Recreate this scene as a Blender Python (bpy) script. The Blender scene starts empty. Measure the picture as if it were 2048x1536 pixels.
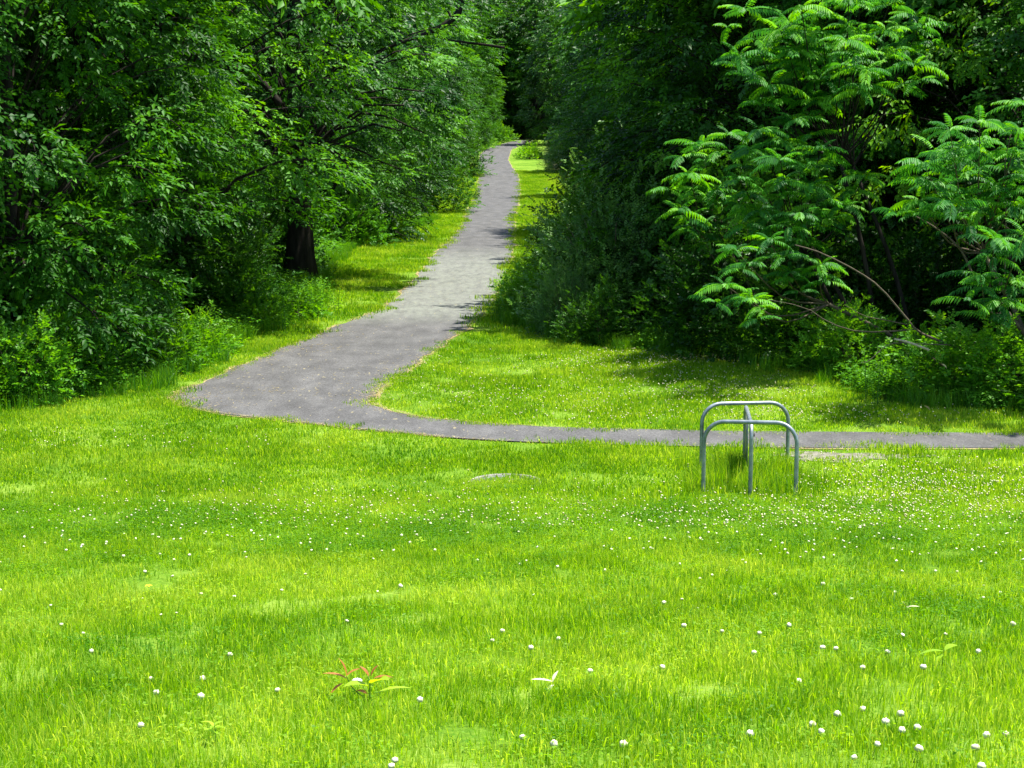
import bpy, math, random
import numpy as np
from mathutils import Vector, Matrix

# ------------------------------------------------------------------ camera, light
sc = bpy.context.scene
COL = sc.collection
FPX, HC = 3300.0, 4.25
TH = math.atan(518.0 / FPX)
cam_d = bpy.data.cameras.new('camera'); cam = bpy.data.objects.new('camera', cam_d); COL.objects.link(cam)
cam.location = (0, 0, HC); cam.rotation_euler = (math.pi / 2 - TH, 0, 0)
cam_d.sensor_width = 36.0; cam_d.lens = FPX / 2048 * 36.0; cam_d.clip_end = 2000; cam_d.clip_start = 0.1
sc.camera = cam

SUN = Vector((0.30, 0.05, 0.94)).normalized()
elev = math.asin(SUN.z); azim = math.atan2(SUN.x, SUN.y)
w = bpy.data.worlds.new('World'); sc.world = w; w.use_nodes = True
nt = w.node_tree; bg = nt.nodes['Background']
sky = nt.nodes.new('ShaderNodeTexSky'); sky.sky_type = 'NISHITA'; sky.sun_disc = False
sky.sun_elevation = elev; sky.sun_rotation = azim
nt.links.new(sky.outputs[0], bg.inputs[0]); bg.inputs[1].default_value = 0.125
sd = bpy.data.lights.new('sun', 'SUN'); sd.energy = 4.8; sd.angle = math.radians(0.53); sd.color = (1.0, 0.95, 0.86)
so = bpy.data.objects.new('sun', sd); COL.objects.link(so)
so.rotation_euler = (-SUN).to_track_quat('-Z', 'Y').to_euler()
sc.view_settings.view_transform = 'Standard'; sc.view_settings.look = 'None'
sc.view_settings.gamma = 1; sc.view_settings.use_curve_mapping = False
sc.view_settings.exposure = 1.4
sc.render.engine = 'CYCLES'
sc.cycles.max_bounces = 6; sc.cycles.diffuse_bounces = 3; sc.cycles.glossy_bounces = 2
sc.cycles.transmission_bounces = 3

rng = np.random.default_rng(7)
rnd = random.Random(7)

# ------------------------------------------------------------------ terrain and pixel helpers
def sstep(a, b, x):
    t = np.clip((np.asarray(x, float) - a) / (b - a), 0, 1)
    return t * t * (3 - 2 * t)

def terrain(x, y):
    y = np.asarray(y, float); x = np.asarray(x, float)
    s = 2.65 - 0.155 * np.maximum(y, 0)
    k = 0.35                                       # soft foot of the slope
    h = k * np.log1p(np.exp(np.clip(s / k, -40, 40)))
    h = h * (1 - sstep(17.0, 19.5, y))
    h = h + np.maximum(0, (y - 95)) * 0.02 * sstep(95, 125, y)
    und = 0.025 * np.sin(x * 1.1 + 0.4 * y) * np.sin(0.9 * y - 0.3 * x) * (1 - sstep(14, 17, y))
    return h + und

C, S = math.cos(TH), math.sin(TH)
def ray(px, py):
    u = (px - 1024) / FPX; v = (768 - py) / FPX
    return Vector((u, C + v * S, -S + v * C))
def P(px, py, D):                                  # world point seen at a pixel, at distance y = D
    r = ray(px, py); t = D / r.y
    return Vector((r.x * t, D, HC + r.z * t))
def G(px, py):                                     # ground point seen at a pixel
    r = ray(px, py); lo, hi = 0.5, 900.0
    for _ in range(50):
        m = (lo + hi) / 2; p = r * m
        if HC + p.z > float(terrain(p.x, p.y)): lo = m
        else: hi = m
    p = r * lo
    return Vector((p.x, p.y, float(terrain(p.x, p.y))))

LT = [(281,1032),(286,1012),(292,990),(300,970),(310,960),(335,957),(352,959),(370,955),(395,948),(420,936),(450,925),(475,905),(505,872),(540,845),(565,825),(590,800),(622,760),(648,685),(675,625),(700,560),(738,470),(780,372),(798,342),(815,372),(828,432),(842,560),(858,700),(870,830),(878,900),(884,1000),(891,1200),(895,1400),(898,1640)]
RT = [(281,1068),(286,1056),(292,1040),(300,1022),(320,1016),(335,1024),(350,1036),(380,1041),(410,1036),(440,1029),(490,1028),(520,1020),(550,1008),(605,985),(630,962),(660,928),(715,850),(740,815),(760,785),(788,748),(808,742),(822,772),(838,850),(848,960),(856,1100),(861,1300),(865,1500),(867,1800),(868,2040),(869,2800),(898,2800)]
def table(T):
    D, X = [], []
    for py, px in sorted(T, key=lambda t: -t[0]):
        g = G(px, py); D.append(g.y); X.append(g.x)
    return np.array(D), np.array(X)
LD, LX = table(LT); RD, RX = table(RT)
PD0, PD1 = LD[0], LD[-1]; CLX = float(LX[-1]); CLY = PD1 - 228; import sys; print('PATH', PD0, PD1, LX[-3:], file=sys.stderr)
def on_path(x, y, m=0.0):
    l = np.interp(y, LD, LX) - m; r = np.interp(y, RD, RX) + m
    return (y > PD0 - m) & (y < PD1) & (x > l) & (x < r)
WLT = [(860,-500),(840,-200),(822,20),(800,200),(775,300),(730,395),(690,470),(655,560),(600,640),(540,650),(500,700),(450,850),(410,895),(370,912),(330,930),(300,950),(284,1000)]
WRT = [(850,2600),(835,2200),(828,1950),(800,1790),(765,1640),(730,1500),(700,1250),(675,1100),(650,1020),(620,1040),(560,1060),(500,1090),(450,1105),(400,1110),(350,1095),(320,1075),(284,1085)]
WLD, WLX = table(WLT); WRD, WRX = table(WRT)
def in_wood(x, y):                                 # signed depth into the wood, metres
    l = np.interp(y, WLD, WLX) - x; r = x - np.interp(y, WRD, WRX)
    d = np.maximum(l, r)
    d = np.where(y < WLD[0], -5.0, d)
    d = np.where(y > PD1 + 3, np.maximum(d, y - PD1 - 3), d)
    return d

# ------------------------------------------------------------------ object helpers
def tag(o, label=None, cat=None, group=None, kind=None):
    if label: o['label'] = label
    if cat: o['category'] = cat
    if group: o['group'] = group
    if kind: o['kind'] = kind
    return o
def empty(name, loc, rz=0.0):
    o = bpy.data.objects.new(name, None); COL.objects.link(o); o.location = loc; o.rotation_euler = (0, 0, rz)
    o.empty_display_size = 0.2
    return o
def mesh_np(name, verts, tris=None, tint=None, mats=(), quads=None, smooth=False, midx=None):
    me = bpy.data.meshes.new(name)
    verts = np.asarray(verts, np.float32).reshape(-1, 3)
    parts = []
    nt_ = 0 if tris is None else len(tris); nq = 0 if quads is None else len(quads)
    loops = []
    if nt_: loops.append(np.asarray(tris, np.int32).ravel())
    if nq: loops.append(np.asarray(quads, np.int32).ravel())
    loops = np.concatenate(loops)
    starts = np.concatenate([np.arange(nt_) * 3, nt_ * 3 + np.arange(nq) * 4]).astype(np.int32)
    me.vertices.add(len(verts)); me.vertices.foreach_set('co', verts.ravel())
    me.loops.add(len(loops)); me.loops.foreach_set('vertex_index', loops)
    me.polygons.add(nt_ + nq); me.polygons.foreach_set('loop_start', starts)
    if midx is not None: me.polygons.foreach_set('material_index', np.asarray(midx, np.int32))
    me.update(calc_edges=True)
    if smooth: me.polygons.foreach_set('use_smooth', np.ones(nt_ + nq, bool))
    if tint is not None:
        a = me.attributes.new('tint', 'FLOAT', 'POINT'); a.data.foreach_set('value', np.asarray(tint, np.float32))
    for m in mats: me.materials.append(m)
    return me
def obj(name, me, parent=None, loc=None):
    o = bpy.data.objects.new(name, me); COL.objects.link(o)
    if parent is not None: o.parent = parent
    if loc is not None: o.location = loc
    return o
CH = {}
def child(o, parent):
    CH.setdefault(parent.name, []).append(o)
def copy_tree(root, loc, rz=0.0, s=1.0, label=None, group=None, sz=None):
    r = root.copy(); COL.objects.link(r)
    r.location = loc; r.rotation_euler = (0, 0, rz); r.scale = (s, s, sz or s)
    if label: r['label'] = label
    if group: r['group'] = group
    for ch in root.children:
        c = ch.copy(); COL.objects.link(c); c.parent = r
        for g in ch.children:
            d = g.copy(); COL.objects.link(d); d.parent = c
    return r

class MB:                                           # numpy mesh accumulator
    def __init__(s): s.v, s.t, s.q, s.c, s.n = [], [], [], [], 0
    def add(s, v, t=None, q=None, c=0.5):
        v = np.asarray(v, float).reshape(-1, 3)
        if t is not None and len(t): s.t.append(np.asarray(t) + s.n)
        if q is not None and len(q): s.q.append(np.asarray(q) + s.n)
        s.c.append(np.full(len(v), c) if np.isscalar(c) else np.asarray(c)); s.v.append(v); s.n += len(v)
    def mesh(s, name, mats, smooth=False):
        return mesh_np(name, np.concatenate(s.v), np.concatenate(s.t) if s.t else None,
                       np.concatenate(s.c), mats, np.concatenate(s.q) if s.q else None, smooth)
    def tube(s, pts, rad, k=6, cap=True, c=0.5, rough=0.0):
        pts = [Vector(p) for p in pts]; n = len(pts)
        vs = []; ref = Vector((0.13, 0.31, 0.94)); 
        for i, p in enumerate(pts):
            d = (pts[min(i + 1, n - 1)] - pts[max(i - 1, 0)]).normalized()
            a = d.cross(ref)
            if a.length < 0.1: a = d.cross(Vector((1, 0, 0)))
            a.normalize(); b = d.cross(a)
            ref = a.cross(d) if abs(a.cross(d).z) > -2 else ref
            for j in range(k):
                th = 2 * math.pi * j / k
                r = rad[i] * (1 + rough * (rnd.random() - 0.5))
                vs.append(p + (a * math.cos(th) + b * math.sin(th)) * r)
        q = []
        for i in range(n - 1):
            for j in range(k):
                q.append((i * k + j, i * k + (j + 1) % k, (i + 1) * k + (j + 1) % k, (i + 1) * k + j))
        t = []
        if cap:
            vs += [pts[0], pts[-1]]; m = n * k
            for j in range(k):
                t.append((m, (j + 1) % k, j)); t.append((m + 1, (n - 1) * k + j, (n - 1) * k + (j + 1) % k))
        s.add([tuple(v) for v in vs], t, q, c)
def curve(pts, n):                                   # Catmull-Rom through points
    p = [Vector(a) for a in pts]; p = [p[0] * 2 - p[1]] + p + [p[-1] * 2 - p[-2]]
    out = []; segs = len(p) - 3
    for i in range(n):
        u = i / (n - 1) * segs; j = min(int(u), segs - 1); t = u - j
        a, b, c_, d = p[j:j + 4]
        out.append(0.5 * ((2 * b) + (c_ - a) * t + (2 * a - 5 * b + 4 * c_ - d) * t * t + (3 * b - a - 3 * c_ + d) * t ** 3))
    return out

# ------------------------------------------------------------------ materials
def newmat(name):
    m = bpy.data.materials.new(name); m.use_nodes = True; n = m.node_tree
    for x in list(n.nodes): n.nodes.remove(x)
    out = n.nodes.new('ShaderNodeOutputMaterial')
    return m, n, out
def N(n, typ, **k):
    x = n.nodes.new(typ)
    for a, b in k.items():
        if a.startswith('i_'): x.inputs[a[2:].replace('_', ' ')].default_value = b
        else: setattr(x, a, b)
    return x
def ramp(n, fac, stops):
    r = n.nodes.new('ShaderNodeValToRGB'); e = r.color_ramp.elements
    while len(e) < len(stops): e.new(0.5)
    for el, (p, c) in zip(e, stops): el.position = p; el.color = (*c, 1)
    n.links.new(fac, r.inputs[0]); return r
def noise(n, scale, detail=3.0, vec=None, rough=0.55):
    t = N(n, 'ShaderNodeTexNoise'); t.inputs['Scale'].default_value = scale; t.inputs['Detail'].default_value = detail
    t.inputs['Roughness'].default_value = rough
    if vec is not None: n.links.new(vec, t.inputs['Vector'])
    return t
def math_(n, op, a, b, clamp=False):
    m = N(n, 'ShaderNodeMath', operation=op); m.use_clamp = clamp
    for i, v in enumerate((a, b)):
        if isinstance(v, (int, float)): m.inputs[i].default_value = v
        else: n.links.new(v, m.inputs[i])
    return m.outputs[0]
def leafmat(name, c0, c1, c2, trans=0.45, gloss=0.35, rough=0.42, wscale=0.25, wamt=0.5, objr=0.35):
    """tint per leaf, soft variation over the place, and a little per plant"""
    m, n, out = newmat(name)
    at = N(n, 'ShaderNodeAttribute', attribute_name='tint')
    geo = N(n, 'ShaderNodeNewGeometry'); wn = noise(n, wscale, 2.0, geo.outputs['Position'])
    oi = N(n, 'ShaderNodeObjectInfo')
    f = math_(n, 'ADD', at.outputs['Fac'], math_(n, 'MULTIPLY', math_(n, 'SUBTRACT', wn.outputs['Fac'], 0.5), wamt * 2))
    f = math_(n, 'ADD', f, math_(n, 'MULTIPLY', math_(n, 'SUBTRACT', oi.outputs['Random'], 0.5), objr), True)
    r = ramp(n, f, [(0.05, c0), (0.5, c1), (0.95, c2)])
    d = N(n, 'ShaderNodeBsdfPrincipled'); n.links.new(r.outputs[0], d.inputs['Base Color'])
    d.inputs['Roughness'].default_value = rough; d.inputs['Specular IOR Level'].default_value = gloss
    t = N(n, 'ShaderNodeBsdfTranslucent')
    hs = N(n, 'ShaderNodeHueSaturation'); hs.inputs['Hue'].default_value = 0.485; hs.inputs['Value'].default_value = 1.5
    hs.inputs['Saturation'].default_value = 1.05
    n.links.new(r.outputs[0], hs.inputs['Color']); n.links.new(hs.outputs[0], t.inputs['Color'])
    mx = N(n, 'ShaderNodeMixShader'); mx.inputs[0].default_value = trans
    n.links.new(d.outputs[0], mx.inputs[1]); n.links.new(t.outputs[0], mx.inputs[2]); n.links.new(mx.outputs[0], out.inputs[0])
    return m
def plain(name, c0, c1, rough=0.7, scale=12.0, metal=0.0, spec=0.3, bump=0.0, stretch=None, obj_coords=True, detail=4.0):
    m, n, out = newmat(name)
    tc = N(n, 'ShaderNodeTexCoord'); mp = N(n, 'ShaderNodeMapping'); n.links.new(tc.outputs['Object'], mp.inputs[0])
    if stretch: mp.inputs['Scale'].default_value = stretch
    t = noise(n, scale, detail, mp.outputs[0]); r = ramp(n, t.outputs['Fac'], [(0.3, c0), (0.7, c1)])
    d = N(n, 'ShaderNodeBsdfPrincipled'); n.links.new(r.outputs[0], d.inputs['Base Color'])
    d.inputs['Roughness'].default_value = rough; d.inputs['Metallic'].default_value = metal; d.inputs['Specular IOR Level'].default_value = spec
    if bump:
        b = N(n, 'ShaderNodeBump'); b.inputs['Strength'].default_value = bump; b.inputs['Distance'].default_value = 0.02
        n.links.new(t.outputs['Fac'], b.inputs['Height']); n.links.new(b.outputs[0], d.inputs['Normal'])
    n.links.new(d.outputs[0], out.inputs[0])
    return m

M = {}
M['leafA'] = leafmat('ash_leaf', (.014,.070,.004), (.040,.165,.007), (.13,.36,.012), trans=.40, gloss=.2, rough=.5)
M['leafB'] = leafmat('round_leaf', (.010,.056,.007), (.028,.120,.012), (.085,.27,.018), trans=.38, gloss=0.22, rough=0.48)
M['leafC'] = leafmat('dark_leaf', (.008,.042,.004), (.022,.090,.007), (.065,.21,.010), trans=0.36, gloss=.2)
M['leafS'] = leafmat('shrub_leaf', (.03,.10,.02), (.065,.18,.034), (.14,.29,.05), trans=0.38, gloss=0.3)
M['leafY'] = leafmat('yellow_green_leaf', (.04,.15,.008), (.09,.27,.010), (.19,.40,.014), trans=0.5, gloss=.2)
M['sumac'] = leafmat('sumac_leaf', (.018,.12,.018), (.048,.24,.016), (.14,.40,.016), trans=0.45, gloss=0.25, rough=.5, objr=.8)
M['grass'] = leafmat('grass_blade', (.075,.22,.006), (.19,.37,.011), (.38,.50,.05), trans=0.6, gloss=0.25, rough=0.5, wscale=0.55, wamt=0.75, objr=0.25)
M['tallgrass'] = leafmat('tall_grass_blade', (.035,.15,.006), (.07,.23,.008), (.14,.32,.012), trans=0.45)
M['herb'] = leafmat('herb_leaf', (.035,.14,.010), (.07,.24,.013), (.15,.37,.02), trans=0.42, gloss=.2)
M['bark'] = plain('bark', (.010,.009,.007), (.036,.030,.024), 0.95, 9.0, bump=1.0, stretch=(1, 1, .18), spec=.1)
M['twig'] = plain('twig_bark', (.06,.05,.035), (.12,.10,.07), 0.9, 20.0, spec=.1)
M['palewood'] = plain('pale_wood', (.28,.24,.16), (.5,.45,.33), 0.8, 18.0, stretch=(1,1,1), spec=.2)
M['steel'] = plain('galvanized_steel', (.12,.15,.165), (.34,.38,.39), 0.48, 7.0, metal=0.7, spec=.5, bump=.08, detail=9.0)
M['bolt'] = plain('dark_bolt', (.02,.02,.02), (.05,.05,.05), 0.5, 30.0, metal=0.6)
M['concrete'] = plain('drain_concrete', (.15,.14,.13), (.32,.30,.29), 0.9, 14.0, bump=.4)
M['castiron'] = plain('cast_iron', (.06,.07,.075), (.16,.17,.17), 0.6, 30.0, metal=.4, bump=.3)
M['stem'] = plain('green_stem', (.05,.14,.02), (.09,.22,.03), 0.6, 10.0)
M['straw'] = leafmat('dry_straw', (.22,.17,.06), (.36,.29,.12), (.52,.45,.24), trans=0.2, objr=0)
M['paleleaf'] = plain('dry_pale_leaf', (.45,.42,.26), (.65,.62,.45), 0.7, 14.0)
M['redleaf'] = leafmat('red_young_leaf', (.28,.09,.03), (.42,.18,.05), (.42,.33,.06), trans=.45, objr=0, wamt=0)
M['yellowgreen'] = leafmat('lime_leaf', (.20,.38,.015), (.28,.46,.02), (.4,.5,.04), trans=.5, objr=0, wamt=0)
M['yellow'] = plain('yellow_petal', (.75,.45,.01), (.8,.6,.02), 0.6, 10.0)
M['stone'] = plain('pale_stone', (.5,.48,.45), (.72,.70,.68), 0.8, 30.0, bump=.2)

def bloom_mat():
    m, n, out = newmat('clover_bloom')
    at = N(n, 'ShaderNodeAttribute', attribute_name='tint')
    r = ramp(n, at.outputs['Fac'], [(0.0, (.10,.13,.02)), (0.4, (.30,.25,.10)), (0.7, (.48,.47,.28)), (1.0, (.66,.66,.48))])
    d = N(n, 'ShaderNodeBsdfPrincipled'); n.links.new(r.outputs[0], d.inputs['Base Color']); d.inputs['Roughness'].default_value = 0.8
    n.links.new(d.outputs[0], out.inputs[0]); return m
M['bloom'] = bloom_mat()

def ground_mat():
    m, n, out = newmat('ground_soil_and_turf')
    geo = N(n, 'ShaderNodeNewGeometry'); at = N(n, 'ShaderNodeAttribute', attribute_name='tint')
    n1 = noise(n, 0.6, 4.0, geo.outputs['Position']); n2 = noise(n, 26.0, 5.0, geo.outputs['Position'], .7)
    f = math_(n, 'ADD', math_(n, 'MULTIPLY', n1.outputs['Fac'], .5), math_(n, 'MULTIPLY', n2.outputs['Fac'], .5))
    gr = ramp(n, f, [(0.38, (.05,.125,.006)), (0.5, (.105,.20,.012)), (0.62, (.20,.29,.04))])
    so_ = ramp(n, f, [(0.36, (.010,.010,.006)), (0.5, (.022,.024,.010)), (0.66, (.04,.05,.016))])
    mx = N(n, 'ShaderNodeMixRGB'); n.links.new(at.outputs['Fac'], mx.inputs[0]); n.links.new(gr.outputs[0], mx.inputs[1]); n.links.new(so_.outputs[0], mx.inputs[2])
    d = N(n, 'ShaderNodeBsdfPrincipled'); n.links.new(mx.outputs[0], d.inputs['Base Color']); d.inputs['Roughness'].default_value = .95; d.inputs['Specular IOR Level'].default_value = .1
    b = N(n, 'ShaderNodeBump'); b.inputs['Strength'].default_value = .8; b.inputs['Distance'].default_value = .03
    n.links.new(n2.outputs['Fac'], b.inputs['Height']); n.links.new(b.outputs[0], d.inputs['Normal'])
    n.links.new(d.outputs[0], out.inputs[0]); return m
M['ground'] = ground_mat()

def path_mat():
    m, n, out = newmat('asphalt')
    geo = N(n, 'ShaderNodeNewGeometry')
    mp = N(n, 'ShaderNodeMapping'); n.links.new(geo.outputs['Position'], mp.inputs[0]); mp.inputs['Scale'].default_value = (1, .45, 1)
    fine = noise(n, 38.0, 6.0, geo.outputs['Position'], .75); mid = noise(n, 2.2, 5.0, mp.outputs[0]); big = noise(n, 0.35, 3.0, mp.outputs[0])
    f = math_(n, 'ADD', math_(n, 'MULTIPLY', fine.outputs['Fac'], .68), math_(n, 'MULTIPLY', mid.outputs['Fac'], .32))
    base = ramp(n, f, [(0.37, (.042,.0415,.041)), (0.5, (.074,.0735,.0735)), (0.62, (.130,.129,.127))])
    # worn, dusty stretch further up the trail (a stain with its own shape)
    sep = N(n, 'ShaderNodeSeparateXYZ'); n.links.new(geo.outputs['Position'], sep.inputs[0])
    mr = N(n, 'ShaderNodeMapRange', interpolation_type='SMOOTHSTEP'); n.links.new(sep.outputs['Y'], mr.inputs[0]); mr.inputs[1].default_value = 34.5; mr.inputs[2].default_value = 38
    mr2 = N(n, 'ShaderNodeMapRange', interpolation_type='SMOOTHSTEP'); n.links.new(sep.outputs['Y'], mr2.inputs[0]); mr2.inputs[1].default_value = 60; mr2.inputs[2].default_value = 50
    stretch = math_(n, 'MULTIPLY', mr.outputs[0], mr2.outputs[0])
    mp2 = N(n, 'ShaderNodeMapping'); n.links.new(geo.outputs['Position'], mp2.inputs[0]); mp2.inputs['Scale'].default_value = (1, .3, 1)
    dn = noise(n, 5.0, 6.0, mp2.outputs[0], .8); dr = ramp(n, dn.outputs['Fac'], [(0.40, (0,0,0)), (0.60, (1,1,1))])
    df = math_(n, 'MULTIPLY', stretch, math_(n, 'ADD', math_(n, 'MULTIPLY', dr.outputs[0], .42), .22))
    mx = N(n, 'ShaderNodeMixRGB'); n.links.new(df, mx.inputs[0]); n.links.new(base.outputs[0], mx.inputs[1]); mx.inputs[2].default_value = (.20, .22, .18, 1)
    # scattered pale chaff
    ch = noise(n, 14.0, 3.0, mp2.outputs[0], .6); cr = ramp(n, ch.outputs['Fac'], [(0.66, (0,0,0)), (0.70, (1,1,1))])
    cf = math_(n, 'MULTIPLY', cr.outputs[0], .5)
    mx2 = N(n, 'ShaderNodeMixRGB'); n.links.new(cf, mx2.inputs[0]); n.links.new(mx.outputs[0], mx2.inputs[1]); mx2.inputs[2].default_value = (.30, .26, .13, 1)
    d = N(n, 'ShaderNodeBsdfPrincipled'); n.links.new(mx2.outputs[0], d.inputs['Base Color']); d.inputs['Roughness'].default_value = .85; d.inputs['Specular IOR Level'].default_value = .25
    b = N(n, 'ShaderNodeBump'); b.inputs['Strength'].default_value = .4; b.inputs['Distance'].default_value = .008
    n.links.new(fine.outputs['Fac'], b.inputs['Height']); n.links.new(b.outputs[0], d.inputs['Normal'])
    n.links.new(d.outputs[0], out.inputs[0]); return m
M['asphalt'] = path_mat()
M['dirt'] = plain('dry_verge_soil', (.16,.13,.055), (.34,.29,.14), .95, 3.0, spec=.1, bump=.5, detail=8.0)
M['gravel'] = plain('bare_gravel', (.07,.07,.045), (.24,.23,.19), .95, 9.0, spec=.1, bump=.5, detail=8.0)

# ------------------------------------------------------------------ ground and trail
def axis(parts):
    o = []
    for a, b, st in parts: o += list(np.arange(a, b, st))
    return np.array(o + [parts[-1][1]])
gx = axis([(-400,-60,40),(-60,-24,3),(-24,24,.5),(24,60,3),(60,400,40)])
gy = axis([(-100,0,10),(0,60,.5),(60,270,2),(270,700,40)])
XX, YY = np.meshgrid(gx, gy); ZZ = terrain(XX, YY)
nx, ny = len(gx), len(gy)
ii = np.arange(nx * ny).reshape(ny, nx)
quads = np.stack([ii[:-1,:-1], ii[:-1,1:], ii[1:,1:], ii[1:,:-1]], -1).reshape(-1, 4)
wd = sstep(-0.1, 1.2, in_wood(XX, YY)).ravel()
g = obj('ground', mesh_np('ground', np.stack([XX, YY, ZZ], -1).reshape(-1, 3), None, wd, [M['ground']], quads, True)); tag(g, kind='structure')

def strip(name, mat, grow, lift, jit):
    D = np.unique(np.concatenate([np.arange(PD0 - grow, 40, .12), np.arange(40, 100, .5), np.arange(100, PD1, 1.5), [PD1]]))
    r2 = np.random.default_rng(3)
    def wob(D, k): return sum(a * np.sin(D * f + p) for a, f, p in [(jit, 2.3, k), (jit * .7, 5.1, k * 2), (jit * .5, 11.3, k * 3.3)])
    l = np.interp(D, LD, LX) - grow + wob(D, 1.0); r = np.interp(D, RD, RX) + grow + wob(D, 4.0)
    r = np.where(D < LD[0] + 2.2, np.maximum(r, l + .02), r)
    K = 7; V = []
    for d, a, b in zip(D, l, r):
        for i in range(K):
            x = a + (b - a) * i / (K - 1); V.append((x, d, float(terrain(x, d)) + lift))
    n = len(D); idx = np.arange(n * K).reshape(n, K)
    q = np.stack([idx[:-1,:-1], idx[:-1,1:], idx[1:,1:], idx[1:,:-1]], -1).reshape(-1, 4)
    o = obj(name, mesh_np(name, V, None, None, [mat], q, True)); tag(o, kind='structure'); return o
strip('path_edge_soil', M['dirt'], 0.06, 0.010, 0.06)
strip('path', M['asphalt'], 0.0, 0.018, 0.035)
# bare gravel patch between trail and rack
gp = G(1690, 914); V = [(0, 0, .0)]; T = []
for i in range(40):
    a = 2 * math.pi * i / 40; rr = 1 + .25 * math.sin(3 * a + 1) + .15 * math.sin(7 * a)
    V.append((0.9 * rr * math.cos(a), .30 * rr * math.sin(a), 0)); T.append((0, 1 + i, 1 + (i + 1) % 40))
o = obj('gravel_patch', mesh_np('gravel_patch', V, T, None, [M['gravel']]), loc=gp + Vector((0, 0, .008))); tag(o, kind='structure')

# ------------------------------------------------------------------ scatter (for stuff only)
def scatter(name, protos, pts, rot, scl, label, cat, idx=None):
    pc = bpy.data.collections.new(name + '_pieces')
    for i, me in enumerate(protos):
        o = bpy.data.objects.new('%s_piece_%02d' % (name, i), me); pc.objects.link(o)
    me = bpy.data.meshes.new(name); pts = np.asarray(pts, np.float32)
    me.vertices.add(len(pts)); me.vertices.foreach_set('co', pts.ravel())
    a = me.attributes.new('rot', 'FLOAT_VECTOR', 'POINT'); a.data.foreach_set('vector', np.asarray(rot, np.float32).ravel())
    a = me.attributes.new('scl', 'FLOAT_VECTOR', 'POINT'); a.data.foreach_set('vector', np.asarray(scl, np.float32).ravel())
    a = me.attributes.new('idx', 'INT', 'POINT'); a.data.foreach_set('value', (rng.integers(0, len(protos), len(pts)) if idx is None else idx).astype(np.int32))
    o = obj(name, me); tag(o, label, cat, kind='stuff')
    ng = bpy.data.node_groups.new(name, 'GeometryNodeTree')
    ng.interface.new_socket('Geometry', in_out='INPUT', socket_type='NodeSocketGeometry'); ng.interface.new_socket('Geometry', in_out='OUTPUT', socket_type='NodeSocketGeometry')
    gi = ng.nodes.new('NodeGroupInput'); go = ng.nodes.new('NodeGroupOutput'); ip = ng.nodes.new('GeometryNodeInstanceOnPoints')
    ci = ng.nodes.new('GeometryNodeCollectionInfo'); ci.inputs['Collection'].default_value = pc
    ci.inputs['Separate Children'].default_value = True; ci.inputs['Reset Children'].default_value = True
    def na(nm, ty):
        x = ng.nodes.new('GeometryNodeInputNamedAttribute'); x.data_type = ty; x.inputs['Name'].default_value = nm; return x.outputs['Attribute']
    ng.links.new(gi.outputs[0], ip.inputs['Points']); ng.links.new(ci.outputs[0], ip.inputs['Instance'])
    ip.inputs['Pick Instance'].default_value = True
    ng.links.new(na('idx', 'INT'), ip.inputs['Instance Index']); ng.links.new(na('scl', 'FLOAT_VECTOR'), ip.inputs['Scale'])
    er = ng.nodes.new('FunctionNodeEulerToRotation'); ng.links.new(na('rot', 'FLOAT_VECTOR'), er.inputs[0]); ng.links.new(er.outputs[0], ip.inputs['Rotation'])
    ng.links.new(ip.outputs[0], go.inputs[0])
    md = o.modifiers.new('scatter', 'NODES'); md.node_group = ng
    return o

def blades(n, size, h0, h1, w, mat, seed, lean=0.35, tint0=0.5, tamp=.22):
    r = np.random.default_rng(seed)
    x = r.uniform(-size, size, n); y = r.uniform(-size, size, n)
    h = r.uniform(h0, h1, n) * r.uniform(.7, 1.1, n); a = r.uniform(0, 2 * np.pi, n); la = r.uniform(0, 2 * np.pi, n)
    le = np.abs(r.normal(0, lean, n)) * h; ww = w * r.uniform(.6, 1.3, n)
    dx, dy = np.cos(a) * ww / 2, np.sin(a) * ww / 2; lx, ly = np.cos(la) * le, np.sin(la) * le
    z = np.zeros(n)
    v = np.stack([np.stack([x - dx, y - dy, z - .01], -1), np.stack([x + dx, y + dy, z - .01], -1),
                  np.stack([x - dx * .8 + lx * .35, y - dy * .8 + ly * .35, h * .55], -1), np.stack([x + dx * .8 + lx * .35, y + dy * .8 + ly * .35, h * .55], -1),
                  np.stack([x + lx, y + ly, h * (1 - .25 * np.minimum(1, le / h))], -1)], 1)
    b = np.arange(n)[:, None] * 5
    t = np.concatenate([b + [0, 1, 3], b + [0, 3, 2], b + [2, 3, 4]], 0)
    ti = tint0 + r.normal(0, tamp, n)
    dry = r.random(n) < .05; ti = np.where(dry, 1.3, ti)
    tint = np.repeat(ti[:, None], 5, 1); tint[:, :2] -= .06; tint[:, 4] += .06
    return v.reshape(-1, 3), t, tint.ravel()
def patch(name, **k):
    v, t, c = blades(**k); return mesh_np(name, v, t, c, [k['mat']])

def leaves(pos, d, up, L, W, tint, fold=.18, droop=.0):
    """vectorised folded leaves: base, two sides, tip -> 2 triangles"""
    d = d / np.linalg.norm(d, axis=-1, keepdims=True)
    s = np.cross(up, d); s /= np.linalg.norm(s, axis=-1, keepdims=True) + 1e-9
    n = np.cross(d, s); L = np.asarray(L)[:, None]; W = np.asarray(W)[:, None]
    mid = pos + d * L * .42
    tip = pos + d * L - n * L * droop
    v = np.stack([pos, mid + s * W / 2 + n * W * fold, tip, mid - s * W / 2 + n * W * fold], 1)
    b = np.arange(len(pos))[:, None] * 4
    t = np.concatenate([b + [0, 2, 1], b + [0, 3, 2]], 0)
    return v.reshape(-1, 3), t, np.repeat(tint, 4)

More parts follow.
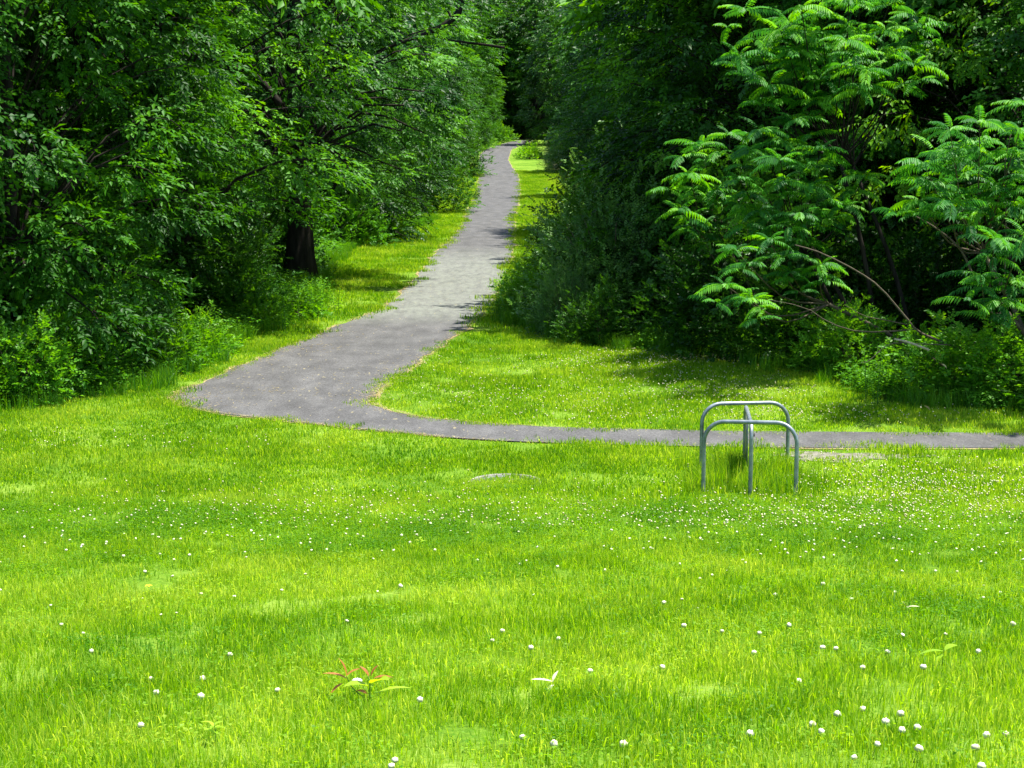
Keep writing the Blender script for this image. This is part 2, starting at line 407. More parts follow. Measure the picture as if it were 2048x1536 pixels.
# near lawn: real blades
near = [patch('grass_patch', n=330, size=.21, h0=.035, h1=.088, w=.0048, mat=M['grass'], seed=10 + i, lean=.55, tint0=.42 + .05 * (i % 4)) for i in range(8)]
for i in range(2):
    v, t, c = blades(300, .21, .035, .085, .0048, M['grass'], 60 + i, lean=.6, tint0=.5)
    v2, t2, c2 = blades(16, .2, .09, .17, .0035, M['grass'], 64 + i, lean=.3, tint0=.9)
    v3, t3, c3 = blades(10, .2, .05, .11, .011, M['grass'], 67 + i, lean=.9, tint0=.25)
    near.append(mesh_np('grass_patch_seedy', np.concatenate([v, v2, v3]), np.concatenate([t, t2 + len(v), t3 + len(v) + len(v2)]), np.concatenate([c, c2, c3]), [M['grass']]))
# clover leaf / weed patches mixed in
for i in range(3):
    v, t, c = blades(200, .2, .03, .08, .0048, M['grass'], 40 + i)
    n = 60; p = np.stack([rng.uniform(-.2, .2, n), rng.uniform(-.2, .2, n), rng.uniform(.025, .06, n)], -1)
    an = rng.uniform(0, 6.28, n); d = np.stack([np.cos(an), np.sin(an), rng.uniform(-.2, .4, n)], -1)
    v2, t2, c2 = leaves(p, d, np.tile([0, 0, 1.], (n, 1)) + rng.normal(0, .2, (n, 3)), rng.uniform(.012, .026, n), rng.uniform(.010, .02, n), rng.uniform(.1, .6, n))
    near.append(mesh_np('grass_patch_clover', np.concatenate([v, v2]), np.concatenate([t, t2 + len(v)]), np.concatenate([c, c2]), [M['grass']]))
def field(D0, D1, dens, keep, marg=1.0):
    out = []
    for D in np.arange(D0, D1, .5):
        hw = .33 * (D + .5) + marg; n = rng.poisson(dens * hw * 2 * .5)
        x = rng.uniform(-hw, hw, n); y = rng.uniform(D, D + .5, n); k = keep(x, y)
        out.append(np.stack([x[k], y[k]], -1))
    return np.concatenate(out)
rack_c = (G(1405, 992) + G(1590, 998)) / 2 + Vector((0, .7, 0))
drain_c = G(1012, 966)
def lawn_ok(x, y):
    return (~on_path(x + rng.normal(0, .05, len(x)), y + rng.normal(0, .05, len(x)), .06)) & (in_wood(x, y) < .35) & (((x - gp.x) / 1.0) ** 2 + ((y - gp.y) / .4) ** 2 > 1 + rng.normal(-.5, .45, len(x))) & (((x - drain_c.x) ** 2 + (y - drain_c.y) ** 2 > .46 ** 2) | (y < drain_c.y - .12))
def place(xy, s0, s1, zs=None):
    n = len(xy); z = terrain(xy[:, 0], xy[:, 1])
    rot = np.stack([rng.normal(0, .06, n), rng.normal(0, .06, n), rng.uniform(0, 6.28, n)], -1)
    s = rng.uniform(s0, s1, n); zz = s if zs is None else s * zs
    return np.stack([xy[:, 0], xy[:, 1], z], -1), rot, np.stack([s, s, zz], -1)
def lownoise(x, y, f=.5):
    return .5 + .25 * np.sin(x * f * 2.1 + 1.3 * np.sin(y * f * 1.7)) + .25 * np.sin(y * f * 3.1 + 1.1 * np.sin(x * f * 1.3 + 2))
xy = field(4.2, 17.5, 21, lawn_ok)
zs = (.95 + .3 * lownoise(xy[:, 0], xy[:, 1], .8)) * (1 + .1 * rng.normal(0, 1, len(xy)))
for i in range(4):                                   # lusher, clover rich turf
    v, t, c = blades(220, .2, .03, .08, .0048, M['grass'], 140 + i, tint0=.18, lean=.5)
    n = 110; p = np.stack([rng.uniform(-.2, .2, n), rng.uniform(-.2, .2, n), rng.uniform(.02, .06, n)], -1)
    an = rng.uniform(0, 6.28, n); d = np.stack([np.cos(an), np.sin(an), rng.uniform(-.2, .4, n)], -1)
    v2, t2, c2 = leaves(p, d, np.tile([0, 0, 1.], (n, 1)) + rng.normal(0, .2, (n, 3)), rng.uniform(.012, .026, n), rng.uniform(.010, .02, n), rng.uniform(.0, .4, n))
    near.append(mesh_np('grass_patch_lush', np.concatenate([v, v2]), np.concatenate([t, t2 + len(v)]), np.concatenate([c, c2]), [M['grass']]))
X_, Y_ = xy[:, 0], xy[:, 1]
pl = np.exp(-((Y_ - 15.6 - .5 * np.sin(X_ * .9)) / 1.5) ** 2) * .85 + .28 * (lownoise(X_, Y_, .7) > .72) + .15 * (X_ > 2.2) * (Y_ > 10)
ix = np.where(rng.random(len(xy)) < pl, rng.integers(len(near) - 4, len(near), len(xy)), rng.integers(0, len(near) - 4, len(xy)))
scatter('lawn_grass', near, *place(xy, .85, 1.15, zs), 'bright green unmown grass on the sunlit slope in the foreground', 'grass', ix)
far_p = [patch('short_grass_patch', n=240, size=.3, h0=.03, h1=.075, w=.010, mat=M['grass'], seed=70 + i, tint0=.40 + .05 * (i % 4)) for i in range(6)]
xy = field(17.5, 34, 12, lawn_ok)
zs = (.6 + .6 * lownoise(xy[:, 0], xy[:, 1], .6)) * (1 + .1 * rng.normal(0, 1, len(xy)))
scatter('level_grass', far_p, *place(xy, .9, 1.2, zs), 'short green grass with clover beside the paved path', 'grass')
def strip_ok(x, y): return (~on_path(x, y, .12)) & (in_wood(x, y) < 1.2) & (np.abs(x) < 9)
xy = field(34, 130, 4.0, strip_ok); 
scatter('verge_grass', far_p, *place(xy, 1.2, 1.9), 'narrow strips of mown grass along both sides of the receding path', 'grass')
# tufts round the rack
tall = [patch('tall_tuft', n=120, size=.13, h0=.14, h1=.34, w=.007, mat=M['tallgrass'], seed=90 + i, lean=.35) for i in range(5)]
rackt = [patch('rack_tuft', n=80, size=.13, h0=.12, h1=.36, w=.008, mat=M['grass'], seed=95 + i, lean=.4, tint0=.4) for i in range(4)]
pts = []
for (px, py, k) in [(1403,985,14),(1430,975,14),(1500,985,14),(1480,960,16),(1450,950,10),(1575,955,8),(1592,995,6),(1530,975,10),(1540,950,10),(1400,950,6)]:
    b = G(px, py)
    for _ in range(k): pts.append((b.x + rnd.gauss(0, .12), b.y + rnd.gauss(0, .2)))
xy = np.array(pts)
scatter('rack_tall_grass', rackt, *place(xy, .7, 1.1, 1.15), 'longer uncut grass tufts growing around the legs of the bike rack', 'grass')
dp = [(drain_c.x + rnd.uniform(-.5, .5), drain_c.y + rnd.uniform(-.62, -.02)) for _ in range(60)]
scatter('grass_over_drain', near, *place(np.array(dp), .7, 1.0), 'grass growing over the near half of the drain cover', 'grass')
# taller fringe along the wood edge
def fringe(x, y):
    d = in_wood(x, y); return (d > -.35 + .25 * lownoise(x, y, 1.3)) & (d < 1.6) & ~on_path(x, y, .25)
xy = field(22, 75, 7.0, fringe, 3)
scatter('edge_tall_grass', tall, *place(xy, .7, 1.5), 'darker tall grass fringe where the lawn meets the wood', 'grass')

# broad-leaved ground cover
def herb_patch(seed, n, size, h, L):
    r = np.random.default_rng(seed)
    p = np.stack([r.uniform(-size, size, n), r.uniform(-size, size, n), r.uniform(.02, h, n)], -1)
    an = r.uniform(0, 6.28, n); d = np.stack([np.cos(an), np.sin(an), r.uniform(-.5, .3, n)], -1)
    return mesh_np('herb_patch', *leaves(p, d, np.tile([0, 0, 1.], (n, 1)) + r.normal(0, .25, (n, 3)), r.uniform(.6, 1.3, n) * L, r.uniform(.45, .8, n) * L, np.clip(r.normal(.45, .2, n), 0, 1)), [M['herb']])
herbs = [herb_patch(120 + i, 170, .3, .3, .06) for i in range(5)]
def herb_ok(x, y):
    d = in_wood(x, y); return (d > .15 + .8 * lownoise(x, y, .9) - .3) & (d < 7) & ~on_path(x, y, .3)
xy = field(23, 70, 4.5, herb_ok, 3)
scatter('undergrowth', herbs, *place(xy, .8, 1.5), 'low leafy undergrowth covering the floor at the wood edge', 'undergrowth')

# straw and clippings along the trail
def straw():
    P_ = []
    for _ in range(5200):
        y = rnd.choice([rnd.uniform(PD0, 27), rnd.uniform(PD0, 45), rnd.uniform(25, 100)])
        l, r = float(np.interp(y, LD, LX)), float(np.interp(y, RD, RX)); e = abs(rnd.gauss(0, .12)) - .1
        x = l + e if rnd.random() < .5 else r - e
        if abs(x) > .34 * y + 1: continue
        P_.append((x, y))
    for (px, py, k, sx, sy) in [(525,782,60,.5,.25),(800,760,50,.25,.4),(775,740,50,.2,.5),(760,800,60,.25,.25),(700,790,40,.5,.3),(600,700,80,.45,.5),(500,722,90,.35,.4),(380,798,90,.3,.22),(610,690,60,.5,.5),(680,670,50,.4,.5),(430,812,25,.5,.2),(850,700,30,.3,.4),(640,760,80,1.2,1.2)]:
        b = G(px, py)
        for _ in range(k): P_.append((b.x + rnd.gauss(0, sx), b.y + rnd.gauss(0, sy)))
    p = np.array(P_); n = len(p); z = terrain(p[:, 0], p[:, 1]) + .026
    an = rng.uniform(0, 6.28, n); far = np.clip(p[:, 1] / 25, 1, 3)
    d = np.stack([np.cos(an), np.sin(an), rng.uniform(-.02, .1, n)], -1)
    v, t, c = leaves(np.stack([p[:, 0], p[:, 1], z], -1), d, np.tile([0, 0, 1.], (n, 1)), rng.uniform(.04, .10, n), rng.uniform(.006, .012, n) * far, rng.uniform(0, 1, n))
    o = obj('dry_grass_clippings', mesh_np('dry_grass_clippings', v, t, c, [M['straw']])); tag(o, 'pale dry grass clippings strewn on the path and its edges', 'grass clippings', kind='stuff')
straw()

# ------------------------------------------------------------------ clover
def bloom(bm, r, k=10, rings=5, z=0.0, seed=0):
    rr = random.Random(seed); vs, c = [], []
    for i in range(1, rings):
        ph = math.pi * i / rings
        for j in range(k):
            a = 2 * math.pi * (j + .5 * (i % 2)) / k; q = r * (1 + (.14 if (i + j) % 2 else -.12) + rr.uniform(-.06, .06))
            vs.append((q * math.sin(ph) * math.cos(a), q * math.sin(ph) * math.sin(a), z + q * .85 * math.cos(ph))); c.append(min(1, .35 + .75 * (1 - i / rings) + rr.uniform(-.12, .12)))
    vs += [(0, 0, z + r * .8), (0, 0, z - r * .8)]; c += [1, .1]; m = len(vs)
    t = [(m - 2, j, (j + 1) % k) for j in range(k)] + [(m - 1, (rings - 2) * k + (j + 1) % k, (rings - 2) * k + j) for j in range(k)]
    q = [(i * k + j, (i + 1) * k + j, (i + 1) * k + (j + 1) % k, i * k + (j + 1) % k) for i in range(rings - 2) for j in range(k)]
    bm.add(vs, t, q, c)
blm = []
for i in range(4):
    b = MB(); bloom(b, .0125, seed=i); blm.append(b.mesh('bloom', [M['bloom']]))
sb = MB(); sb.tube([(0, 0, -.10), (.003, .002, -.05), (0, 0, -.008)], [.0013, .0012, .001], 4, False); stem_me = sb.mesh('stem', [M['stem']])
c0 = empty('clover_flower', (0, 0, 0)); obj('bloom', blm[0], c0); obj('stem', stem_me, c0)
GC = 'white clover flowers in the lawn'
tag(c0, 'white round clover bloom standing among grass blades on the near slope', 'clover', GC)
FL = [(183,1302),(302,1357),(405,1357),(402,1392),(555,1380),(282,1450),(313,1385),(460,1309),(801,1172),(985,1281),(1005,1262),(1117,1277),(1045,1474),(1108,1487),(840,1399),(790,1520),(783,1532),(1325,1334),(1368,1251),(1519,1266),(1578,1250),(1444,1262),(1508,1305),(1645,1295),(1672,1297),(1725,1335),(1598,1362),(1847,1334),(1775,1304),(2026,1248),(1957,1303),(1675,1428),(1726,1418),(1771,1443),(1801,1427),(1804,1460),(1835,1455),(1625,1448),(1643,1463),(1755,1488),(1973,1470),(1951,1495),(2012,1468),(1838,1497),(1708,1515),(1963,1532),(1500,1467),(1247,1488),(1328,1205),(1646,1168),(1424,1150),(1703,1198),(1115,1133),(2002,1186),(1871,1142),(165,1090),(212,1088),(90,1086),(247,1112),(320,1108),(361,1078),(379,1110),(348,1119),(290,1143),(1180,1342),(1062,1295),(1790,1185),(1550,1190),(620,1085),(700,1090),(820,1085),(870,1100),(955,1120),(1210,1140),(1040,1128)]
for i, (px, py) in enumerate(FL):
    p = G(px, py + 30)
    h = .095 + .02 * rnd.random(); q = G(px, py)
    d = (Vector((q.x, q.y, q.z)) - Vector((0, 0, HC))); t = 1 - h / max(.3, HC - q.z)
    loc = Vector((0, 0, HC)) + d * t
    s = rnd.uniform(.85, 1.2) * (1.2 if py > 1150 else .95)
    r = c0 if i == 0 else copy_tree(c0, loc)
    r.location = loc; r.rotation_euler = (rnd.gauss(0, .25), rnd.gauss(0, .25), rnd.uniform(0, 6)); r.scale = (s, s, s)
    if i: r.children[0].data = blm[i % 4] if r.children[0].data.name.startswith('bloom') else r.children[0].data
# the rest of the 300: one small mesh each, bloom with its stem
smb = []
for i in range(3):
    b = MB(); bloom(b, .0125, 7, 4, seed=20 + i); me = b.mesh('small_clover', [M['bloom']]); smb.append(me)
n_ = 0
while n_ < 225:
    zone = rnd.random()
    if zone < .45: px, py = rnd.uniform(1350, 2048), rnd.gauss(1085, 30)
    elif zone < .85: px, py = rnd.uniform(0, 1350), rnd.gauss(1075, 22)
    else: px, py = rnd.uniform(0, 2048), rnd.uniform(1110, 1300)
    if py < 1045 or py > 1400: continue
    q = G(px, py); q.z += rnd.uniform(.05, .09)
    o = obj('clover_flower', smb[n_ % 3], loc=q); s = rnd.uniform(.7, 1.1); o.scale = (s, s, s * rnd.uniform(.6, .95)); o.rotation_euler = (rnd.gauss(0, .35), rnd.gauss(0, .35), rnd.uniform(0, 6))
    tag(o, 'white round clover bloom standing among grass blades on the near slope', 'clover', GC); n_ += 1
def far_clover():
    Z = [(1900,995,240,28,1500),(1650,1050,260,22,520),(1250,1030,300,30,240),(500,1025,280,14,200),(700,1000,300,25,120),(950,1055,300,16,150),(300,1050,200,18,80),(1800,950,200,20,260),(300,890,200,14,90),
         (1380,716,120,8,420),(1320,760,120,18,260),(1450,790,100,12,330),(1150,800,160,22,230),(950,790,110,20,150),(1300,840,170,10,170),(1700,835,200,14,190),(1250,730,130,10,260),(850,730,50,14,60),(1600,830,100,12,120)]
    b = MB(); th = []
    pts = []
    for cx, cy, sx, sy, k in Z:
        for _ in range(k):
            px, py = rnd.gauss(cx, sx), rnd.gauss(cy, sy)
            if py > 1068 or py < 690 or px > 2150 or px < -60: continue
            q = G(px, py)
            if on_path(q.x, q.y, .03) or in_wood(q.x, q.y) > .5: continue
            pts.append(q)
    n = len(pts); p = np.array([tuple(q) for q in pts]); p[:, 2] += rng.uniform(.05, .10, n)
    oc = np.array([(1,0,0),(0,1,0),(-1,0,0),(0,-1,0),(0,0,.85),(0,0,-.8)]) * .0112
    ot = np.array([(0,1,4),(1,2,4),(2,3,4),(3,0,4),(1,0,5),(2,1,5),(3,2,5),(0,3,5)])
    v = p[:, None, :] + oc[None] * rng.choice([.6, .75, .9, 1.1, 1.3], n)[:, None, None]
    t = (np.arange(n)[:, None, None] * 6 + ot[None]).reshape(-1, 3)
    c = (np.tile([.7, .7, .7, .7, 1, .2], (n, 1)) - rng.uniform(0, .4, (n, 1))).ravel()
    o = obj('distant_clover_flowers', mesh_np('distant_clover_flowers', v.reshape(-1, 3), t, c, [M['bloom']])); tag(o, 'drifts of tiny white clover blooms across the level lawn', 'clover', kind='stuff')
far_clover()

# ------------------------------------------------------------------ bike rack
def hoop_pts(a, b, top, R, n=9):
    a, b = Vector(a), Vector(b); u = (b - a).normalized(); L = (b - a).length; up = Vector((0, 0, 1))
    pts = [a + up * -.12, a, a + up * (top - R) * .5, a + up * (top - R)]
    for i in range(1, n + 1):
        t = math.pi / 2 * i / n; pts.append(a + u * (R - R * math.cos(t)) + up * (top - R + R * math.sin(t)))
    pts.append((a + b) / 2 + up * top)
    for i in range(n):
        t = math.pi / 2 * (1 - i / n); pts.append(b - u * (R - R * math.cos(t)) + up * (top - R + R * math.sin(t)))
    pts += [b + up * (top - R), b + up * (top - R) * .5, b, b - up * .12]
    return pts
def hoop(name, a, b, top, R, parent):
    m = MB(); p = hoop_pts(a, b, top, R); m.tube(p, [.0245] * len(p), 14, True)
    o = obj(name, m.mesh(name, [M['steel']], True), parent); return o
fl, fr = G(1406, 991), G(1591, 998); bl_, br = G(1402, 944), G(1574, 940)
rk = empty('bike_rack', (fl + fr) / 2)
tag(rk, 'galvanized tubular steel bike rack standing in the lawn in front of the path', 'bike rack')
o_ = rk.location
hoop('hoop', fl - o_, fr - o_, .865, .24, rk); hoop('hoop', bl_ - o_, br - o_, .855, .24, rk)
fm = fl.lerp(fr, .515) - o_; bm_ = bl_.lerp(br, .50) - o_
cu = (bm_ - fm).normalized()
hoop('cross_hoop', fm + cu * .03, bm_ - cu * .03, .825, .16, rk)
# flat steel plate filling the cross hoop
pa, pb = fm + cu * ((bm_ - fm).length * .52), bm_ - cu * .05
pp = [pa + Vector((0, 0, .22)), pa + Vector((0, 0, .815)), pb + Vector((0, 0, .815)) - cu * .12, pb + Vector((0, 0, .78)) - cu * .05, pb + Vector((0, 0, .70)), pb + Vector((0, 0, .22))]
n_ = len(pp); side = Vector((cu.y, -cu.x, 0)) * .004

V = [tuple(p + side) for p in pp] + [tuple(p - side) for p in pp]
b = MB(); T = []
for i in range(1, n_ - 1): T += [(0, i, i + 1), (n_, n_ + i + 1, n_ + i)]
Q = [(i, n_ + i, n_ + (i + 1) % n_, (i + 1) % n_) for i in range(n_)]
b.add(V, T, Q)
def plate_mat():
    m = plain('blotched_plate', (.15,.18,.19), (.26,.29,.28), .5, 9.0, metal=.5)
    n = m.node_tree; tc = N(n, 'ShaderNodeTexCoord'); t = noise(n, 11.0, 3.0, tc.outputs['Object']); r = ramp(n, t.outputs['Fac'], [(.60, (0,0,0)), (.64, (1,1,1))])
    pr = [x for x in n.nodes if x.type == 'BSDF_PRINCIPLED'][0]; old = pr.inputs['Base Color'].links[0].from_socket
    mx = N(n, 'ShaderNodeMixRGB'); n.links.new(r.outputs[0], mx.inputs[0]); n.links.new(old, mx.inputs[1]); mx.inputs[2].default_value = (.45, .5, .08, 1); n.links.new(mx.outputs[0], pr.inputs['Base Color'])  # yellow-green blotches mixed over the grey by a noise mask
    return m
obj('plate', b.mesh('plate', [plate_mat()]), rk)
b = MB(); q = fm + Vector((.03, .10, .70)); b.tube([q - Vector((.012, 0, 0)), q + Vector((.018, 0, 0))], [.02, .02], 8)
obj('bolt', b.mesh('bolt', [M['bolt']]), rk)
for a in (fl, fr, bl_, br, fm + o_, bm_ + o_):
    b = MB(); p = a - o_; b.tube([p + Vector((0, 0, -.03)), p + Vector((0, 0, .006))], [.055, .05], 12); obj('footing', b.mesh('footing', [M['concrete']]), rk)

# ------------------------------------------------------------------ drain ring
dr = empty('drain_cover', drain_c); tag(dr, 'round concrete rimmed drain cover half hidden in the foreground grass', 'drain cover')
def annulus(r0, r1, z0, z1, k=48):
    V, Q = [], []
    for i in range(k):
        a = 2 * math.pi * i / k; c_, s_ = math.cos(a), math.sin(a)
        V += [(r0 * c_, r0 * s_, z0), (r0 * c_, r0 * s_, z1), (r1 * c_, r1 * s_, z1), (r1 * c_ * 1.01, r1 * s_ * 1.01, z0)]
    for i in range(k):
        j = (i + 1) % k
        for e in range(3): Q.append((i * 4 + e, j * 4 + e, j * 4 + e + 1, i * 4 + e + 1))
    return V, Q
b = MB(); V, Q = annulus(.400, .430, -.1, .026); b.add(V, None, Q); obj('rim', b.mesh('rim', [M['concrete']]), dr)
b = MB(); V, Q = annulus(.345, .392, -.1, .015); b.add(V, None, Q); obj('frame', b.mesh('frame', [M['castiron']]), dr)
for i in range(-5, 6):
    x = i * .06; hl = math.sqrt(max(.01, .343 ** 2 - x * x)); b = MB()
    vs = [(x + sx * .017, sy * hl, z) for z in (-.03, .008) for sx, sy in ((-1,-1),(1,-1),(1,1),(-1,1))]
    b.add(vs, None, [(0,3,2,1),(4,5,6,7),(0,1,5,4),(1,2,6,5),(2,3,7,6),(3,0,4,7)]); obj('grate_bar', b.mesh('grate_bar', [M['castiron']]), dr)
b = MB(); k = 24; V = [(0, 0, -.06)] + [(.35 * math.cos(6.2832 * i / k), .35 * math.sin(6.2832 * i / k), -.06) for i in range(k)]
b.add(V, [(0, 1 + i, 1 + (i + 1) % k) for i in range(k)]); obj('basin', b.mesh('basin', [M['bolt']]), dr)

# ------------------------------------------------------------------ small things in the near grass
def leaf_obj(parent, mat, p, d, L, W, up=(0, 0, 1), name='leaf', seg=5, bend=.3, label=None):
    """one larger leaf as its own mesh: two rows of quads folded on the midrib"""
    p, d, up = Vector(p), Vector(d).normalized(), Vector(up); s = up.cross(d).normalized(); n = d.cross(s)
    V, Q = [], []
    for i in range(seg + 1):
        t = i / seg; w_ = W / 2 * math.sin(math.pi * min(1, .06 + t * .94)) ** .8 if t < 1 else 0.001
        c_ = p + d * L * t - n * L * bend * t * t
        V += [c_ + s * w_ + n * w_ * .35, c_, c_ - s * w_ + n * w_ * .35]
    for i in range(seg): Q += [(i*3, i*3+1, i*3+4, i*3+3), (i*3+1, i*3+2, i*3+5, i*3+4)]
    b = MB(); b.add([tuple(v) for v in V], None, Q, rnd.uniform(.2, .9)); o = obj(name, b.mesh(name, [mat], True), parent)
    if label: o['label'] = label
    return o
def stemobj(parent, pts, r, mat, name='stem'):
    b = MB(); p = curve(pts, 7); b.tube(p, list(np.linspace(r, r * .5, 7)), 5); return obj(name, b.mesh(name, [mat]), parent)
sg = G(738, 1412)
sd_ = empty('red_tipped_seedling', sg); sd_.scale = (1.25,) * 3; tag(sd_, 'small broadleaf seedling with orange red tips rising from the foreground grass', 'seedling')
stemobj(sd_, [(0, 0, 0), (.005, 0, .06), (0, 0, .12)], .003, M['stem'])
stemobj(sd_, [(0, 0, .02), (-.06, 0, .07), (-.085, 0, .12)], .003, M['stem'])
for (p, d, L, W, mt) in [((0,0,.08),(-.7,-.35,.35),.10,.055,'yellowgreen'),((.01,0,.09),(.45,-.4,.45),.10,.065,'yellowgreen'),((.03,0,.05),(.8,.1,.35),.13,.028,'yellowgreen'),((0,0,.12),(-.5,.2,.9),.05,.02,'redleaf'),((.01,0,.12),(.3,.1,.9),.05,.02,'redleaf'),((.02,0,.11),(.95,0,.35),.07,.024,'redleaf'),((-.085,0,.11),(-.9,0,.5),.09,.024,'redleaf'),((-.085,0,.12),(-.1,0,1),.075,.026,'redleaf'),((-.085,0,.12),(.6,.1,.55),.06,.022,'redleaf'),((-.05,0,.06),(.4,-.3,.15),.06,.025,'redleaf'),((-.1,0,.09),(-.55,-.3,-.2),.06,.02,'redleaf')]:
    leaf_obj(sd_, M[mt], p, d, L, W, label='orange red young leaf' if mt == 'redleaf' else 'lime green leaf')
st = P(714, 1362, sg.y + .05)
b = MB(); bloom(b, .024, 12, 8, seed=5); me = b.mesh('stone', [M['stone']], True)
o = obj('pale_stone', me, loc=st); o.scale = (1.05, .8, .62); tag(o, 'pale oval stone showing between the red tipped leaves in the foreground', 'stone')
def dry(px, py, label, rz, s=1.0):
    q = G(px, py); r = empty('dry_leaf', q + Vector((0, 0, .075)), rz); r.scale = (s,) * 3; tag(r, label, 'leaf')
    leaf_obj(r, M['paleleaf'], (0, 0, 0), (-.9, 0, .25), .11, .028, name='blade', bend=.1); leaf_obj(r, M['paleleaf'], (0, 0, 0), (.3, .2, .8), .06, .02, name='leaflet')
    leaf_obj(r, M['paleleaf'], (.0, -.02, -.01), (-.3, -.2, -.1), .05, .02, name='leaflet')
dry(1105, 1392, 'pale dried leaf curled in the grass right of the red tipped seedling', .2)
dry(1812, 1236, 'pale dried leaf standing in grass below and right of the bike rack', 2.6, .8)
q = G(1885, 1330); r = empty('broad_leaf_weed', q); tag(r, 'pale green broad leaf weed lying in the grass near the right edge', 'weed')
stemobj(r, [(0,0,0),(.0,0,.06),(.01,0,.09)], .003, M['stem'])
leaf_obj(r, M['yellowgreen'], (0,0,.08), (-1,0,.12), .14, .035); leaf_obj(r, M['yellowgreen'], (.01,0,.085), (.7,.1,.5), .075, .06); leaf_obj(r, M['yellowgreen'], (.0,0,.06), (-.6,-.5,-.1), .06, .03)
q = G(298, 1196); r = empty('yellow_flower', q); tag(r, 'single small yellow flower in the grass at the left', 'flower')
stemobj(r, [(0,0,0),(0,0,.05),(0,0,.09)], .002, M['stem'])
for k in range(5): a = k * 1.257; leaf_obj(r, M['yellow'], (0,0,.09), (math.cos(a), math.sin(a), .45), .028, .016, name='petal', seg=3)
def sprout(px, py, label, n, L, h, mt='yellowgreen'):
    q = G(px, py); r = empty('weed_sprout', q); tag(r, label, 'weed'); stemobj(r, [(0,0,0),(.004,0,h*.5),(0,0,h)], .0025, M['stem'])
    for k in range(n):
        a = k * 2.4 + px; leaf_obj(r, M[mt], (0, 0, h * (.55 + .45 * k / n)), (math.cos(a), math.sin(a), .45), L * rnd.uniform(.7, 1.1), L * .33)
sprout(905, 1226, 'pale green three leaf sprout in the middle of the foreground lawn', 4, .06, .10)
sprout(840, 1100, 'yellowish weed sprout in the clover band left of the drain cover line', 5, .07, .11)
sprout(422, 1118, 'yellow green weed sprout left of the clover band centre', 5, .06, .09)
sprout(262, 1240, 'tall thin two leaf sprout standing below the yellow flower', 2, .06, .16)
sprout(430, 1490, 'yellow green leafy weed clump low in the left foreground', 9, .055, .10)
sprout(1400, 1130, 'yellow green sprout below the bike rack legs', 4, .05, .09)

# ------------------------------------------------------------------ foliage machinery
def sprays(cen, dirs, k, slen, L, W, tint, up_j=.35, droop=.25, seed=0, asp=None):
    """k leaves alternating along each spray twig"""
    r = np.random.default_rng(seed); n = len(cen)
    d = dirs / np.linalg.norm(dirs, axis=1, keepdims=True)
    up = np.tile([0, 0, 1.], (n, 1)) + r.normal(0, up_j, (n, 3))
    s = np.cross(up, d); s /= np.linalg.norm(s, axis=1, keepdims=True) + 1e-9; u = np.cross(d, s)
    sl = slen * r.uniform(.7, 1.3, n)
    t = (np.arange(k) + .6) / k; side = np.where(np.arange(k) % 2 == 0, 1.0, -1.0); side[-1] = 0
    pos = cen[:, None] + d[:, None] * (sl[:, None, None] * t[None, :, None]) - u[:, None] * (sl[:, None, None] * (t ** 2)[None, :, None] * .25)
    ld = d[:, None] * .75 + s[:, None] * side[None, :, None] * .85 + r.normal(0, .2, (n, k, 3)); ld[..., 2] -= droop
    uu = u[:, None] + r.normal(0, .28, (n, k, 3))
    m = n * k; ti = np.repeat(tint, k) + r.normal(0, .10, m)
    Ls = L * r.uniform(.65, 1.25, m); 
    v, tr, c = leaves(pos.reshape(m, 3), ld.reshape(m, 3), uu.reshape(m, 3), Ls, Ls * W, ti, .16, .12)
    e = cen + d * sl[:, None] - u * sl[:, None] * .25                # twig: thin triangular prism
    rr = .0016
    a = s * rr; b2 = u * rr
    tv = np.stack([cen + a, cen - a, cen + b2, e], 1).reshape(-1, 3); b = np.arange(n)[:, None] * 4
    tt = np.concatenate([b + [0, 1, 3], b + [1, 2, 3], b + [2, 0, 3]], 0)
    return (v, tr, c), (tv, tt)

